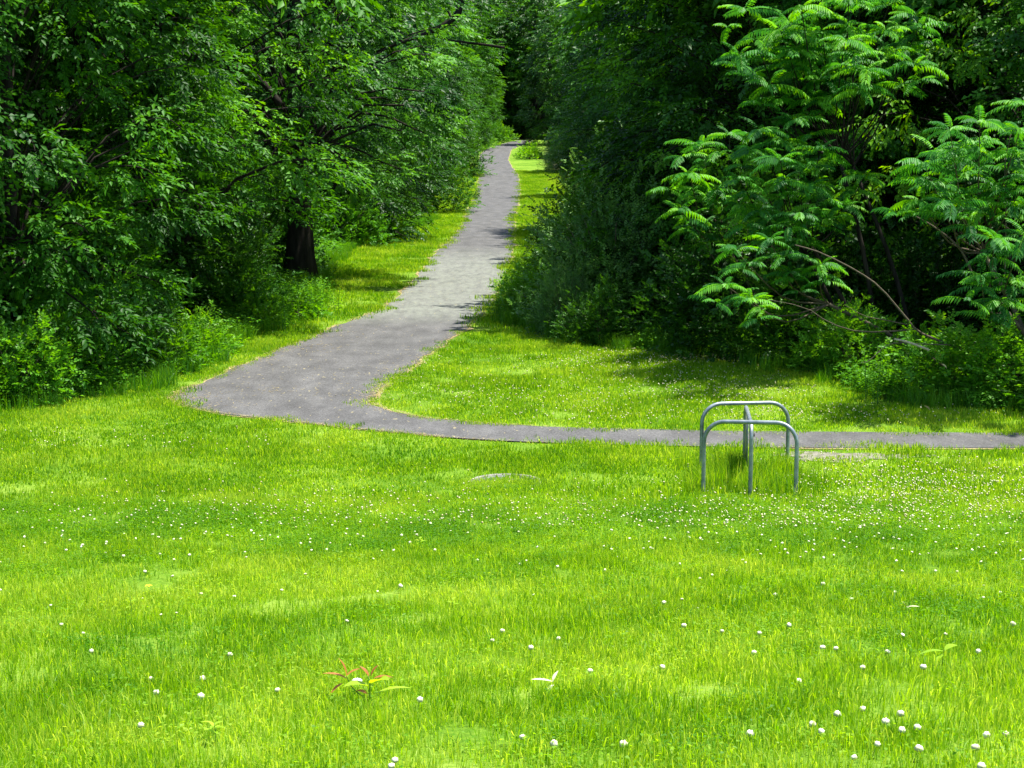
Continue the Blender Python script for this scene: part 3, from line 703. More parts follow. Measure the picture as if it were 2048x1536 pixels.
def make_tree(name, seed, H, R, zlow, nb, leafmat_, L, W, k=11, ns=26, bx=1.0, bz=.34, trunk_r=.16, droop=.25, lean=0.0, slen=.42, high=7.5, nlimb=6, topscale=2.0, fullness=1.0, trunk_mat='bark', limb_min=0.0, vary=.16):
    r = np.random.default_rng(seed); rr = random.Random(seed)
    root = empty(name, (0, 0, 0))
    tp = [(0, 0, -.2), (lean * .1, 0, H * .18), (lean * .35 + rr.uniform(-.15, .15), rr.uniform(-.15, .15), H * .45), (lean * .7, rr.uniform(-.2, .2), H * .75), (lean, 0, H * .93)]
    tc = curve(tp, 12); rad = [trunk_r * (1.35 if i == 0 else 1.12 if i == 1 else 1) * (1 - .82 * i / 11) for i in range(12)]
    b = MB(); b.tube(tc, rad, 12, True, rough=.12); obj('trunk', b.mesh('trunk', [M[trunk_mat]], True), root)
    tw = MB(); FV, FT, FC, TV, TT = [], [], [], [], []; fo = to = 0
    limbs = 0
    for i in range(nb):
        t = (i + r.uniform(0, 1)) / nb; z = zlow + (H - zlow) * t ** 1.05
        prof = math.sqrt(max(.05, 1 - max(0, (t - .35) / .65) ** 2)) * (.8 + .2 * min(1, t / .25))
        a = i * 2.39996 + r.normal(0, .25); rad_ = R * prof * fullness * (1 - .62 * r.random() ** 1.7)
        ax = tc[min(11, int(z / H * 11 / .93))]
        c = np.array([ax.x + math.cos(a) * rad_, ax.y + math.sin(a) * rad_, z - .10 * rad_])
        o = np.array([math.cos(a), math.sin(a), -.05])
        n = int(ns * r.uniform(.7, 1.2)); big = 1.0; kk = k; sc_ = 1.0
        if z > high: n = max(5, int(n / 2.6)); big = topscale; sc_ = 1.35
        q = r.normal(0, 1, (n, 3)); q /= np.linalg.norm(q, axis=1, keepdims=True); q *= r.uniform(.25, 1, (n, 1)) ** .5
        off = q * np.array([bx, bx, bz]) * r.uniform(.7, 1.25) * sc_
        cen = c + off; rad_off = off @ o
        cen[:, 2] -= .22 * np.linalg.norm(off[:, :2], axis=1)
        dirs = o * .9 + off / np.linalg.norm(off, axis=1, keepdims=True) * .7 + r.normal(0, .3, (n, 3)); dirs[:, 2] -= droop * .5
        dirs[:, 2] = np.clip(dirs[:, 2], -1.0, .55)
        tint = .42 + .3 * (off[:, 2] / bz) * .25 + r.normal(0, vary) + r.normal(0, .05, n)
        (v, tr, cc), (tv, tt) = sprays(cen, dirs, kk, slen * (1.5 if big > 1 else 1), L * big, W, tint, droop=droop, seed=seed * 1000 + i)
        FV.append(v); FT.append(tr + fo); FC.append(cc); fo += len(v)
        TV.append(tv); TT.append(tt + to); to += len(tv)
        # limb
        z0 = max(H * .06, limb_min, z * .72 - .25 * rad_); ia = min(10, int(z0 / H * 11 / .93)); s0 = tc[ia].lerp(tc[ia + 1], .5) if z0 > 1 else Vector((0, 0, z0))
        e = Vector(c); mid = s0.lerp(e, .5) + Vector((rr.uniform(-.15, .15), rr.uniform(-.15, .15), .22 * rad_))
        lr = min(.05, trunk_r * (.22 if rad_ > R * .5 else .14)) * (1 - .5 * t)
        lp = curve([s0, mid, e, e + Vector(o) * bx * .6 + Vector((0, 0, -.15))], 7)
        if limbs < nlimb and z < high and rad_ > R * .45 and i % 3 == 0:
            bb = MB(); bb.tube(lp, list(np.linspace(lr * 1.5, lr * .3, 7)), 7, False, rough=.1); obj('limb', bb.mesh('limb', [M[trunk_mat]], True), root); limbs += 1
        else: tw.tube(lp, list(np.linspace(lr, lr * .2, 7)), 4, False)
    o = obj('foliage', mesh_np('foliage', np.concatenate(FV), np.concatenate(FT), np.concatenate(FC), [leafmat_]), root); o['kind'] = 'stuff'
    tv = np.concatenate(TV); tw.add(tv, np.concatenate(TT)); o = obj('twigs', tw.mesh('twigs', [M['twig'] if trunk_mat == 'twig' else M['bark']]), root); o['kind'] = 'stuff'
    return root

# ---- prototypes
tA = make_tree('ash_tree', 11, 12.5, 3.6, 0.7, 105, M['leafA'], .14, .46, k=10, ns=50, bx=.82, bz=.42, slen=.48)
tB = make_tree('maple_tree', 12, 12.0, 3.4, 0.8, 100, M['leafB'], .112, .76, k=8, ns=42, bx=.8, bz=.42, slen=.40)
tC = make_tree('elm_tree', 13, 13.0, 3.8, 0.5, 105, M['leafC'], .13, .6, k=10, ns=50, bx=.9, bz=.45, slen=.46)
tD = make_tree('beech_tree', 14, 12.0, 3.0, 1.2, 90, M['leafA'], .145, .5, k=9, ns=50, bx=.8, bz=.4, droop=.4, slen=.48)
tE = make_tree('high_crowned_tree', 15, 13.0, 3.9, 2.7, 95, M['leafA'], .14, .48, k=10, ns=50, bx=.95, bz=.36, slen=.5)
PROTO = {'high': tE, 'linden': make_tree('linden_tree', 16, 11.5, 3.4, 1.2, 75, M['leafY'], .13, .5, k=9, ns=30, droop=.6, bx=.8, bz=.42), 'ash': tA, 'maple': tB, 'elm': tC, 'beech': tD}
used = {}
def tree(kind, px, py, rz, s, label, world=None, group=None, sz=None):
    loc = G(px, py) if world is None else Vector((world[0], world[1], float(terrain(*world))))
    p = PROTO[kind]
    if not used.get(kind):
        used[kind] = 1; r = p; r.location = loc; r.rotation_euler = (0, 0, rz); r.scale = (s, s, sz or s); 
    else: r = copy_tree(p, loc, rz, s, sz=sz)
    tag(r, label, 'tree', group); return r

# left side, front to back
tree('ash', 40, 745, .3, .95, 'leafy tree at the far left edge with drooping light green boughs')
tree('maple', -330, 790, 1.3, 1.0, 'tree just beyond the left frame edge with boughs reaching in')
tree('high', 330, 650, 2.1, 1.0, 'bright leafed tree left of the broad dark trunk with boughs over the thicket')
tree('elm', 170, 650, 4.0, .9, 'dark tree behind the left lawn corner thicket')
tree('elm', 672, 480, .9, .95, 'dark leaved tree just right of the broad trunk')
tree('maple', 745, 425, 2.6, 1.0, 'round leaved tree overhanging the left verge halfway up the path')
tree('elm', 800, 370, 3.3, 1.15, 'light leafed tree left of the path below the bare limb')
tree('maple', 858, 335, 5.0, 1.2, 'tree left of the far path bend')
tree('ash', 920, 300, .3, 1.2, 'pale tree standing left of the path just before it bends away')
# right side
tree('high', 1500, 605, 1.0, .93, 'dark tree over the shady hollow left of the sumacs')
tree('maple', 1325, 470, 2.0, 1.05, 'dark glossy tree right of the path behind the rounded shrub')
tree('high', 1560, 640, 5.4, .98, 'tall dark tree behind the brightest sumac')
tree('maple', 1750, 660, 3.9, .95, 'vine covered dark tree behind the bare leaning branch')
tree('linden', 2040, 690, 1.9, 1.0, 'yellow green drooping tree in the upper right corner')
tree('maple', 2380, 740, .9, 1.0, 'tree beyond the right frame edge shading the weeds')
tree('elm', 1285, 395, 3.0, 1.1, 'dark tree right of the path beyond the rounded shrub')
tree('maple', 1232, 345, 4.4, 1.2, 'shaded tree right of the path near the far sunlit verge')
tree('beech', 1188, 315, .6, 1.2, 'light green tree leaning over the path at its far bend')
tree('elm', 1125, 290, 2.6, 1.2, 'dark tree closing the view right of the path end')
tree('ash', 1000, 277, 2.6, 1.35, 'pale tree closing the view at the end of the path')
for i_, (x_, y_, k_, s_) in enumerate([(2.5, 236, 'elm', 1.5), (7.5, 246, 'ash', 1.6), (-4, 244, 'maple', 1.5), (-.5, 248, 'elm', 1.8), (13, 240, 'elm', 1.6), (-9, 236, 'elm', 1.6), (5.5, 262, 'maple', 2.1), (-3, 264, 'elm', 2.1), (-12, 258, 'ash', 2.0), (14, 262, 'elm', 2.1)]):
    tree(k_, 0, 0, i_ * 1.3, s_, 'one of the tall shaded trees closing the view where the path bends away', (x_ + CLX, y_ + CLY), 'trees closing the view at the path end')
# deeper ranks of the wood
GB = 'trees deep in the wood behind the front rank'
kinds = ['elm', 'maple', 'elm', 'ash', 'elm', 'beech']
kk = 0; placed = []
for D in np.concatenate([np.arange(37, 80, 5.0), np.arange(82, 170, 9), np.arange(172, PD1 + 20, 13)]):
    hw = .31 * D + 7; step = 5.0 if D < 80 else 6.5
    for x in np.arange(-hw, hw, step):
        X = x + rnd.uniform(-1.3, 1.3); Y = D + rnd.uniform(-1.8, 1.8); d = float(in_wood(np.array([X]), np.array([Y]))[0])
        if d < (4.8 if D < 170 else 3.5): continue
        if d > 17 and D < 140: continue
        if d > 24: continue
        tree(kinds[kk % 6], 0, 0, rnd.uniform(0, 6.28), rnd.uniform(.9, 1.2), 'shaded tree deep in the wood %s of the path, %s' % ('left' if X < 0 else 'right', 'behind the thicket by the lawn' if Y < 62 else 'beside its middle stretch' if Y < 120 else 'near its far bend'), (X, Y), GB + (' on the left' if X < 0 else ' on the right') + (', near' if Y < 62 else ', midway' if Y < 120 else ', far')); kk += 1
for x in np.arange(-44, 48, 6):
    tree(kinds[kk % 6], 0, 0, rnd.uniform(0, 6.28), 2.2, 'one of many shaded trees deep in the wood behind the front rank', (x + rnd.uniform(-1, 1), PD1 + 50 + rnd.uniform(-4, 4)), GB); kk += 1
for x in (-14, -18, -23):
    for y in (20, 27, 34): tree(kinds[kk % 6], 0, 0, rnd.uniform(0, 6.28), 1.0, 'one of many shaded trees deep in the wood behind the front rank', (x - .33 * (y - 20), y), GB); kk += 1
for x in (13.5, 18, 23):
    for y in (25, 32, 39): tree(kinds[kk % 6], 0, 0, rnd.uniform(0, 6.28), 1.0, 'one of many shaded trees deep in the wood behind the front rank', (x + .31 * (y - 25), y), GB); kk += 1
print('trees', kk)

# the broad trunk tree
bt = make_tree('old_trunk_tree', 31, 13.0, 4.4, 2.9, 85, M['leafB'], .125, .62, trunk_r=.40, ns=40, nlimb=3, high=9.5, limb_min=3.4, bx=.85, bz=.42)
bt.location = G(602, 562); bt.rotation_euler = (0, 0, .8); tag(bt, 'old tree with a broad dark furrowed trunk at the left edge of the path verge', 'tree')

# ---- shrubs
def make_shrub(name, seed, R, H, n, leafmat_, L, W, k=9, slen=.3, nst=14, up=.35, stems=True, droop=.1):
    r = np.random.default_rng(seed); root = empty(name, (0, 0, 0))
    q = r.normal(0, 1, (n, 3)); q[:, 2] = np.abs(q[:, 2]); q /= np.linalg.norm(q, axis=1, keepdims=True)
    lump = np.where(r.random(n) < .12, 1.28, 1) + .30 * np.sin(q[:, 0] * 5 + seed) * np.cos(q[:, 1] * 4 + seed * 2) + .12 * np.sin(q[:, 2] * 9 + q[:, 0] * 7)
    rad = r.uniform(.15, 1, n) ** .35 * lump
    off = q * rad[:, None] * np.array([R, R, H]); off[:, 2] += .03
    dirs = q * .8 + r.normal(0, .4, (n, 3)); dirs[:, 2] += up
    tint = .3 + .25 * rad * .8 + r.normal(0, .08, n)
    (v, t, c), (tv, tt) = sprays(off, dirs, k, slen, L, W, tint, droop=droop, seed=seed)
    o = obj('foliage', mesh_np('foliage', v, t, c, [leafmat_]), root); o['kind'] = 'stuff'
    for i in range(nst):
        a = i * 2.4; e = Vector((math.cos(a) * R * .65 * r.uniform(.5, 1), math.sin(a) * R * .65 * r.uniform(.5, 1), H * r.uniform(.6, .95)))
        b = MB(); b.tube(curve([(0, 0, -.05), (e.x * .35, e.y * .35, e.z * .5), e], 6), list(np.linspace(.018, .005, 6)), 5); obj('stem', b.mesh('stem', [M['twig']]), root)
    tw = MB(); tw.add(tv, tt); o = obj('twigs', tw.mesh('twigs', [M['twig']]), root); o['kind'] = 'stuff'
    return root
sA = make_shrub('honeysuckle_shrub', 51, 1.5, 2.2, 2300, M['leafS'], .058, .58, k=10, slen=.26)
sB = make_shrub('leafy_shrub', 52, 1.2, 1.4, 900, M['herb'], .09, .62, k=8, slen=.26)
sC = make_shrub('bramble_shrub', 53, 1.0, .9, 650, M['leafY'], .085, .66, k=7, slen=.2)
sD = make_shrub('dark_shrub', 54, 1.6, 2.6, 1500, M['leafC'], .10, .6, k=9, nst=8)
SH = {'A': sA, 'B': sB, 'C': sC, 'D': sD}; su = {}
def shrub(kind, px, py, s, label, rz=0, sz=None, world=None, group=None):
    loc = G(px, py) if world is None else Vector((world[0], world[1], float(terrain(*world))))
    p = SH[kind]
    if not su.get(kind): su[kind] = 1; r = p; r.location = loc; r.rotation_euler = (0, 0, rz); r.scale = (s, s, sz or s)
    else: r = copy_tree(p, loc, rz, s, sz=sz)
    tag(r, label, 'shrub', group)
shrub('A', 1225, 655, 1.15, 'rounded small leafed shrub right of the path beside the dark hollow', .3)
shrub('A', 1225, 565, 1.1, 'pale grey green shrub right of the path behind the rounded one', 2.0)
shrub('A', 1220, 460, 1.25, 'tall small leafed shrub beside the second shaded stretch of the path', 4.0)
shrub('A', 1275, 560, 1.2, 'grey green shrub in shade between hollow and path shrubs', 1.0, 1.5)
shrub('D', 1195, 400, 1.0, 'dark shrub at the right verge where shade crosses the path', 1.0)
shrub('D', 1380, 640, .9, 'low dark shrub inside the black hollow', 3.0)
shrub('D', 1610, 690, .8, 'dark bush under the middle sumac', 5.0)
shrub('D', 1850, 700, .85, 'dark bush under the leaning bare branch', .6)
shrub('B', 1075, 632, .8, 'bright leafy bush at the right path edge', .6, .65)
shrub('A', 1130, 672, .42, 'low leafy bush in front of the rounded shrub', 1.6, .62)
shrub('C', 1062, 585, .7, 'yellow green bramble at the right path edge', 2.6)
shrub('D', 1200, 686, .42, 'low dark leaved bush at the lawn corner', 3.6)
shrub('B', 1930, 790, 1.0, 'weedy green bush at the right edge of the lawn', .2, .7)
shrub('C', 1850, 775, .8, 'sunlit yellow green bramble below the pale broken stick', 1.2)
shrub('B', 2060, 800, 1.0, 'dense bush cut off by the right picture edge', 2.2, .8)
shrub('B', 1700, 745, .75, 'shaded low bush behind the bike rack', 2.9)
shrub('B', 1560, 715, .7, 'shaded low bush under the lowest sumac fronds', 4.9)
shrub('A', 240, 740, .62, 'small leafed grey green bush at the left lawn corner', 4.4)
shrub('B', 40, 800, .8, 'round leafed bush at the left picture edge', 4.0, .8)
shrub('B', 130, 760, 1.1, 'dark green bush behind the leftmost round leafed one', 5.0)
shrub('C', 390, 715, .75, 'bright bramble between the left bushes and the path', 3.3)
shrub('C', 330, 740, .7, 'pale bramble beside the grey green bush', .3)
shrub('D', 150, 690, 1.1, 'tall dark bush in the left thicket', 1.9)
shrub('D', 30, 720, 1.2, 'large dark bush against the left picture edge', 2.9)
shrub('C', 600, 640, .6, 'yellow green bramble in front of the broad trunk', 1.4)
shrub('C', 520, 655, .6, 'low bramble left of the broad trunk base', 5.4)
shrub('B', 470, 640, .8, 'shaded bush left of the broad trunk', 2.4)
shrub('C', 770, 478, .9, 'sunlit bramble right of the broad trunk beside the verge', 2.0)
shrub('B', 700, 492, 1.1, 'bush right of the broad trunk beneath low boughs', 1.0)
shrub('D', 850, 425, 1.3, 'dark shrub at the left verge halfway up the path', .9)
shrub('D', 905, 352, 1.5, 'dark shrub at the left verge near the far bend', 1.9)
shrub('C', 960, 297, 1.6, 'sunlit bramble left of the path at the far bend', 2.7)
shrub('C', 1060, 318, 1.3, 'sunlit bramble right of the path at the far bend', 3.7)
shrub('A', 1130, 345, 1.1, 'small leafed shrub at the right verge near the far bend', 1.7)
shrub('C', 992, 284, 2.2, 'bright sunlit bush at the very end of the path', 3.0)
shrub('B', 965, 290, 2.0, 'leafy bush left of the very end of the path', 1.0)
# thicket ranks behind, filling under the crowns
GT = 'dark thicket bushes under the trees'
k_ = 0
for D in (31, 35, 40, 46, 54, 64, 76, 90, 106, 126, 150, 176, 205):
    for side in (-1, 1):
        for j in range(7 if D < 60 else 4):
            y = D + rnd.uniform(-1.5, 1.5)
            e = float(np.interp(y, WLD, WLX)) if side < 0 else float(np.interp(y, WRD, WRX))
            x = e + side * (2.2 + j * 2.6 + rnd.uniform(-.5, .5))
            if abs(x) > .31 * y + 5: continue
            shrub('D', 0, 0, rnd.uniform(.75, 1.15), 'dark thicket bush under the trees %s of the path, %s' % ('left' if side < 0 else 'right', 'near the lawn' if D < 45 else 'beside its middle stretch' if D < 120 else 'near its far bend'), rnd.uniform(0, 6), None, (x, y), GT + (' on the left' if side < 0 else ' on the right') + (', near' if D < 45 else ', midway' if D < 120 else ', far')); k_ += 1

# ---- tall leafy weeds
def make_weed(seed, H, mat):
    r = random.Random(seed); root = empty('leafy_weed', (0, 0, 0)); n = 0
    P_, D_, L_ = [], [], []
    for sidx in range(3):
        e = Vector((r.uniform(-.18, .18), r.uniform(-.18, .18), H * r.uniform(.75, 1)))
        pts = curve([(e.x * .2, e.y * .2, -.03), (e.x * .5, e.y * .5, e.z * .5), e], 9)
        b = MB(); b.tube(pts, list(np.linspace(.006, .002, 9)), 4); obj('stem', b.mesh('stem', [M['stem']]), root)
        for i in range(26):
            t = .2 + .8 * i / 25; j = min(7, int(t * 8)); p = pts[j].lerp(pts[j + 1], t * 8 - j); a = i * 2.4
            P_.append(tuple(p)); D_.append((math.cos(a), math.sin(a), .25)); L_.append(.095 * (1.15 - .7 * t))
    P_, D_, L_ = np.array(P_), np.array(D_), np.array(L_)
    v, t, c = leaves(P_, D_, np.tile([0, 0, 1.], (len(P_), 1)), L_, L_ * .42, np.clip(np.random.default_rng(seed).normal(.5, .18, len(P_)), 0, 1), .15, .3)
    o = obj('foliage', mesh_np('foliage', v, t, c, [mat]), root); return root
wd_ = [make_weed(1, .75, M['herb']), make_weed(2, .6, M['leafY']), make_weed(3, .95, M['herb'])]
ar = [(120,795,450,715,44,'tall leafy weed in the sunny patch at the left lawn corner','weeds at the left lawn corner'),
      (560,672,660,630,10,'leafy weed in front of the broad trunk','weeds before the broad trunk'),
      (990,655,1110,560,34,'leafy weed crowding the right edge of the path','weeds at the right path edge'),
      (1740,815,2040,780,44,'leafy weed along the shaded edge of the right lawn','weeds along the right lawn edge'),
      (640,520,840,455,14,'leafy weed on the verge right of the broad trunk','weeds on the left verge')]
fi = [True] * 3
for x0, y0, x1, y1, k, lab, gr in ar:
    for i in range(k):
        t = rnd.random(); j = rnd.randrange(3); loc = G(x0 + (x1 - x0) * t + rnd.gauss(0, 12), y0 + (y1 - y0) * t - rnd.uniform(0, 45) * (y0 / 800)); s = rnd.uniform(.7, 1.15)
        if on_path(loc.x, loc.y, .2): continue
        if fi[j]: fi[j] = False; r = wd_[j]; r.location = loc
        else: r = copy_tree(wd_[j], loc, rnd.uniform(0, 6), s)
        tag(r, lab, 'weed', gr)

# ------------------------------------------------------------------ sumacs with pinnate fronds
def frond(seed, L, n=11, mat='sumac'):
    r = np.random.default_rng(seed); V, T_, C_ = [], [], []
    def rach(t): return np.stack([t * L * (1 - .12 * t), 0 * t, .20 * L * t - .42 * L * t ** 2.1], -1)
    t = np.repeat(np.linspace(.16, .97, n), 2); sd = np.tile([1., -1.], n)
    p = rach(t); d = np.stack([.42 + .25 * t, sd * .85, -.42 - .25 * r.random(2 * n) - .2 * t], -1)
    l = .155 * L / .62 * (1 - .55 * np.abs(t - .45) ** 1.3) * r.uniform(.9, 1.1, 2 * n)
    tip = rach(np.array([.97])); d2 = np.array([[1, 0, -.7]])
    p = np.concatenate([p, tip]); d = np.concatenate([d, d2]); l = np.concatenate([l, [.11]])
    up = np.tile([0.25, 0, 1.], (len(p), 1)) + r.normal(0, .12, (len(p), 3))
    v, tr, c = leaves(p, d, up, l, l * .30, .5 + r.normal(0, .1, len(p)), .22, .22)
    b = MB(); b.add(v, tr, None, c)
    rp = rach(np.linspace(0, 1, 7)); b.tube([tuple(a) for a in rp], list(np.linspace(.005, .002, 7)), 3, False, c=1.0)
    return b.mesh('frond', [M[mat]])
FR = [frond(200 + i, .62 + .04 * (i % 3)) for i in range(6)]
fs = random.Random(5)
def rosette(parent, tip, o, outdir, n=9, s=1.0):
    base = math.atan2(outdir[1], outdir[0])
    for i in range(n):
        a = base + 2 * math.pi * i / n + fs.gauss(0, .2); pitch = fs.uniform(-.25, .40) + (.5 if i % 3 == 2 else 0)
        f = obj('frond', FR[fs.randrange(6)], parent, loc=Vector(tip) - o)
        f.rotation_euler = (fs.gauss(0, .32), -pitch, a); k = s * fs.uniform(.6, 1.15) * (.7 if i % 3 == 2 else 1); f.scale = (k, k, k)
def sumac(base, tips, label, s=1.0, nf=9, r0=.05, mat='twig'):
    base = Vector(base); root = empty('sumac_tree', base); tag(root, label, 'tree')
    cx = sum((t for t in tips), Vector((0, 0, 0))) / len(tips)
    hub = base.lerp(cx, .62) + Vector((0, .9, 0))
    b = MB(); b.tube(curve([(0, 0, -.1), (hub - base) * .5 + Vector((.1, 0, 0)), hub - base], 8), list(np.linspace(r0, r0 * .65, 8)), 8, rough=.08)
    obj('trunk', b.mesh('trunk', [M[mat]], True), root)
    for t in tips:
        t = Vector(t); m = hub.lerp(t, .5) + Vector((fs.uniform(-.1, .1), .25, -.12 * (t - hub).length))
        b = MB(); b.tube(curve([hub - base, m - base, t - base], 7), list(np.linspace(r0 * .36, .006, 7)), 6, False)
        obj('branch', b.mesh('branch', [M[mat]], True), root)
        rosette(root, t, base, (t - hub).normalized(), nf, s)
        # a second, lower rosette behind the tip
        q = t.lerp(m, .28); rosette(root, q, base, (t - hub).normalized(), 5, s * .9)
        rosette(root, t + Vector((fs.uniform(-.35, .35), fs.uniform(-.3, .3), -fs.uniform(.18, .35))), base, (t - hub).normalized(), 4, s * .85)
    return root
def tips(L, D, sp=.8): return [P(x, y, D + fs.uniform(-sp, sp)) for x, y in L]
sumac(G(1760, 735), tips([(1490,20),(1560,60),(1640,30),(1720,10),(1480,110),(1600,100),(1690,80),(1770,60),(1840,50),(1540,170),(1640,160),(1730,140),(1830,130),(1590,-60),(1700,-70),(1800,-60)], 28.0), 'tall bright green sumac with layered fern like fronds at the top right', .95, mat='bark')
sumac(G(1740, 740), tips([(1520,260),(1590,240),(1560,320),(1480,360),(1620,370),(1520,420),(1600,430),(1690,410),(1640,300)], 27.6), 'middle sumac of the right hand group hanging over the dark hollow', .85, mat='bark')
sumac(G(1900, 745), tips([(1470,500),(1540,480),(1450,570),(1500,600),(1580,545),(1640,530)], 26.3), 'lowest sumac sprays on the bare leaning branches right of the hollow', .75)
sumac(G(1560, 715), tips([(1400,290),(1460,270),(1380,350),(1430,380),(1360,420),(1400,460)], 30.0), 'bluish green sumac at the left end of the sumac group', .9)
sumac(G(2090, 790), tips([(1900,260),(1960,245),(2040,260),(1850,330),(1930,350),(1840,400),(1900,410),(1990,370),(2060,350)], 24.2), 'sunlit sumac boughs in front at the right with a pale stem', .9)
sumac(G(2120, 800), tips([(1990,480),(2050,470),(1960,550),(2030,560),(2000,600)], 24.0), 'small low sumac at the right picture edge', .85)

def again(L, n, jx=38, jy=30):
    return [(L[fs.randrange(len(L))][0] + fs.uniform(-jx, jx), L[fs.randrange(len(L))][1] + fs.uniform(-jy, jy)) for _ in range(n)]
sumac(G(1840, 730), tips(again([(1500,60),(1600,80),(1700,60),(1800,60),(1560,170),(1680,180),(1780,130)], 13), 29.0, .5), 'second sumac filling in behind the tallest bright one', .9, mat='bark')
sumac(G(1700, 725), tips([(1560,280),(1500,300),(1640,330),(1560,370),(1480,410),(1650,440),(1730,350),(1540,460),(1600,480)], 28.4, .4), 'second middle sumac half hidden behind the fronds over the hollow', .8, mat='bark')
sumac(G(2150, 770), tips([(1950,290),(2020,300),(1890,370),(1960,410),(2050,410),(1870,300),(2050,210)], 25.0, .3), 'sumac filling in behind the sunlit front right boughs', .85, mat='bark')
# bare branches
def bare(name, lst, label, rad, mat='twig', cat='branch', extra=()):
    p0 = lst[0]; r = empty(name, p0); tag(r, label, cat)
    b = MB(); p = [v - p0 for v in curve(lst, 14)]; b.tube(p, list(np.linspace(rad[0], rad[1], 14)), 7, rough=.1); obj('limb', b.mesh('limb', [M[mat]], True), r)
    for e, r0 in extra:
        b = MB(); p = [v - p0 for v in curve(e, 9)]; b.tube(p, list(np.linspace(r0, r0 * .4, 9)), 5, rough=.1); obj('side_branch', b.mesh('side_branch', [M[mat]], True), r)
D = 25.6
bare('leaning_branch', [P(1925,700,D),P(1840,665,D),P(1812,635,D),P(1760,575,D),P(1710,540,D),P(1640,505,D),P(1590,490,D)], 'bare leaning branch arching left over the dark undergrowth below the sumacs', (.020,.009),
     extra=[([P(1835,658,D),P(1760,664,D),P(1700,660,D),P(1650,640,D),P(1610,615,D),P(1540,600,D)], .014), ([P(1828,652,D),P(1770,640,D),P(1730,632,D),P(1690,610,D)], .011)])
b0 = G(1862, 772); bare('broken_stick', [P(1858,700,24.8),P(1840,693,24.8),P(1815,684,24.8),P(1788,678,24.8)], 'pale broken stick catching the sun above the right hand weeds', (.02,.014), 'palewood', 'stick')
bare('dead_twigs', [P(1900,690,25.2),P(1840,688,25.2),P(1780,688,25.2),P(1740,720,25.2),P(1722,726,25.2)], 'thin grey dead twigs left of the pale broken stick', (.010,.005), 'twig', 'twig')
bare('grey_fallen_branch', [P(1950,560,26.5),P(1920,498,26.5),P(1870,455,26.5),P(1830,432,26.5)], 'grey dead branch slanting through the dark gap at the right', (.022,.009), 'twig', extra=[([P(1960,480,26.5),P(1935,450,26.5),P(1910,415,26.5)], .018), ([P(2060,480,26),P(2000,445,26),P(1975,400,26)], .014)])
bare('dead_sapling', [G(2000,790),P(2008,600,25.0),P(2012,440,25.0),P(2010,330,25.0),P(2022,268,25.0)], 'slender pale upright stem among the front right sumac boughs', (.012,.007), 'twig', 'stem')
D = 60
bare('overhanging_limb', [P(1000,-70,D),P(930,-20,D),P(915,28,D),P(870,60,D),P(820,78,D),P(752,104,D)], 'thick mossy bare limb hanging over the trail at the top centre', (.17,.05), 'bark', extra=[([P(905,40,D),P(890,10,D),P(870,-30,D)], .05), ([P(1010,95,D),P(960,88,D),P(900,80,D),P(850,66,D)], .06)])
bare('dark_crooked_limb', [P(560,210,40),P(530,170,40),P(490,140,40),P(440,132,40),P(410,138,40)], 'dark crooked limb seen between leaves at the upper left', (.10,.03), 'bark')
# leaning dark stem, left
bare('leaning_tree', [G(20, 700),P(35,520,30),P(60,470,30),P(130,330,30)], 'thin dark leaning trunk at the left edge of the thicket', (.07,.04), 'bark', 'trunk')
# low dark stump right of the broad trunk and a post by the far bend
q = G(936, 333); b = MB(); b.tube([(0,0,-.1),(0,0,.5),(0,0,1.0),(.01,0,1.12)], [.19,.18,.17,.10], 10); o = obj('wooden_post', b.mesh('wooden_post', [M['bark']], True), loc=q); tag(o, 'short weathered post on the left verge near the far path bend', 'post')

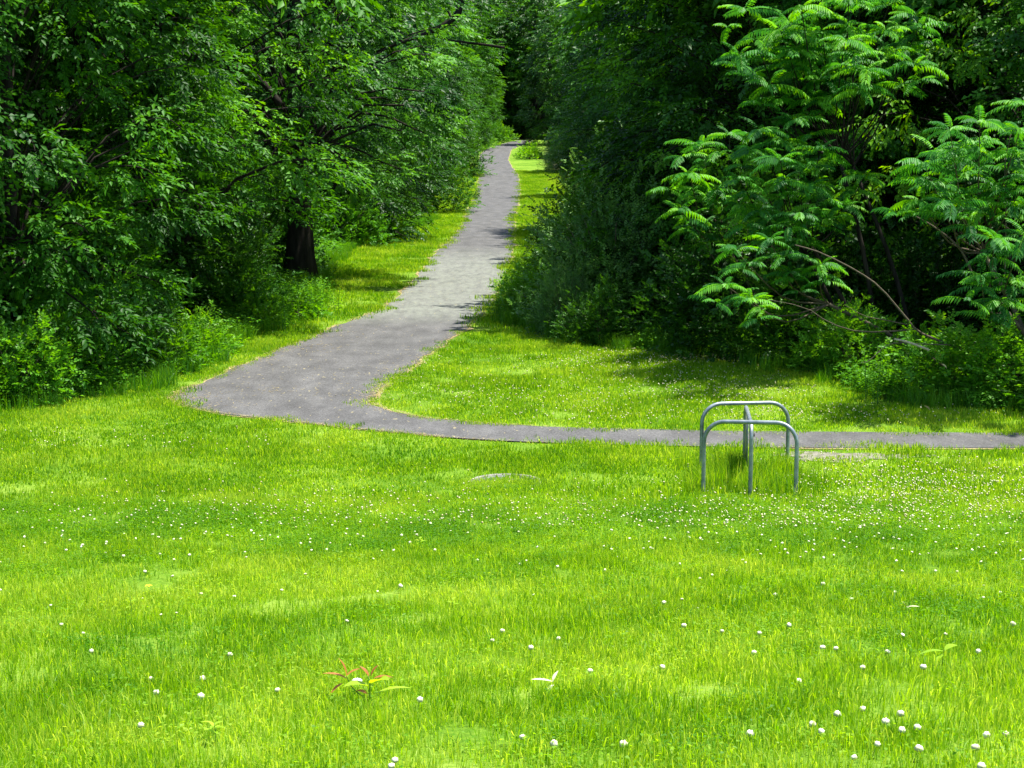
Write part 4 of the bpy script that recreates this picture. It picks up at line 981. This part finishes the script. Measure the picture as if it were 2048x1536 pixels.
# maple sapling at the right edge
q = G(2075, 830); r = empty('maple_sapling', q); tag(r, 'maple sapling with large lobed leaves at the right picture edge', 'sapling')
stemobj(r, [(0,0,0),(-.05,0,.2),(-.15,0,.38)], .008, M['stem'])
def lobed(parent, p, s, rz, tilt):
    pts = []
    for k in range(5):
        a = math.radians(-110 + 55 * k); L_ = (1, .95, 1.15, .95, 1)[k] * (.7 if k in (0, 4) else 1)
        pts.append((L_ * math.sin(a), L_ * math.cos(a), -.12 * L_))
        if k < 4: a2 = a + math.radians(27); pts.append((.5 * math.sin(a2), .5 * math.cos(a2), .03))
    V = [(0, -.1, 0)] + pts; T = [(0, i, i + 1) for i in range(1, len(pts))]
    b = MB(); b.add(V, T, None, .5); o = obj('leaf', b.mesh('leaf', [M['herb']]), parent, loc=p); o.scale = (s, s, s); o.rotation_euler = (tilt, 0, rz)
for p, s, rz, tl in [((-.42,0,.30),.13,2.6,.5),((-.25,-.1,.22),.15,3.4,.7),((-.62,0,.38),.09,2.0,.4),((-.1,0,.42),.12,4.4,.6),((-.15,.05,.62),.12,2.6,.5),((-.35,.05,.52),.07,1.9,.4),((-.05,-.05,.75),.11,3.4,.7)]:
    lobed(r, p, s, rz, tl); stemobj(r, [(-.05,0,.2),(p[0]*.6,p[1],p[2]*.9),p], .003, M['stem'], 'leaf_stalk')
# a few yellowed leaves in the bramble
for (px, py, s) in [(1882,728,1.0),(1848,812,1.1)]:
    o = P(px, py, 23.6); r = empty('yellowed_leaf', o); r.scale = (s,)*3; tag(r, 'yellowed leaf caught in the %s of the right hand brambles' % ('upper part' if py < 780 else 'foot'), 'leaf')
    leaf_obj(r, M['straw'], (0,0,0), (.8,-.5,-.3), .10, .07, name='blade')

# clover labels say which part of the lawn
for o in [o for o in bpy.data.objects if o.parent is None and o.name.startswith('clover_flower')]:
    x, y = o.location.x / o.location.y, o.location.y
    side = 'left' if x < -.1 else 'right' if x > .12 else 'middle'
    row = 'bottom' if y < 8.3 else 'near slope' if y < 13 else 'dense band'
    o['label'] = {'bottom': 'large white clover bloom at the bottom of the lawn, %s', 'near slope': 'white clover bloom halfway down the near slope, %s', 'dense band': 'small white clover bloom in the dense flower band, %s'}[row] % (side if side == 'middle' else side + ' third')
    o['group'] = 'clover flowers, %s, %s' % (row, side)
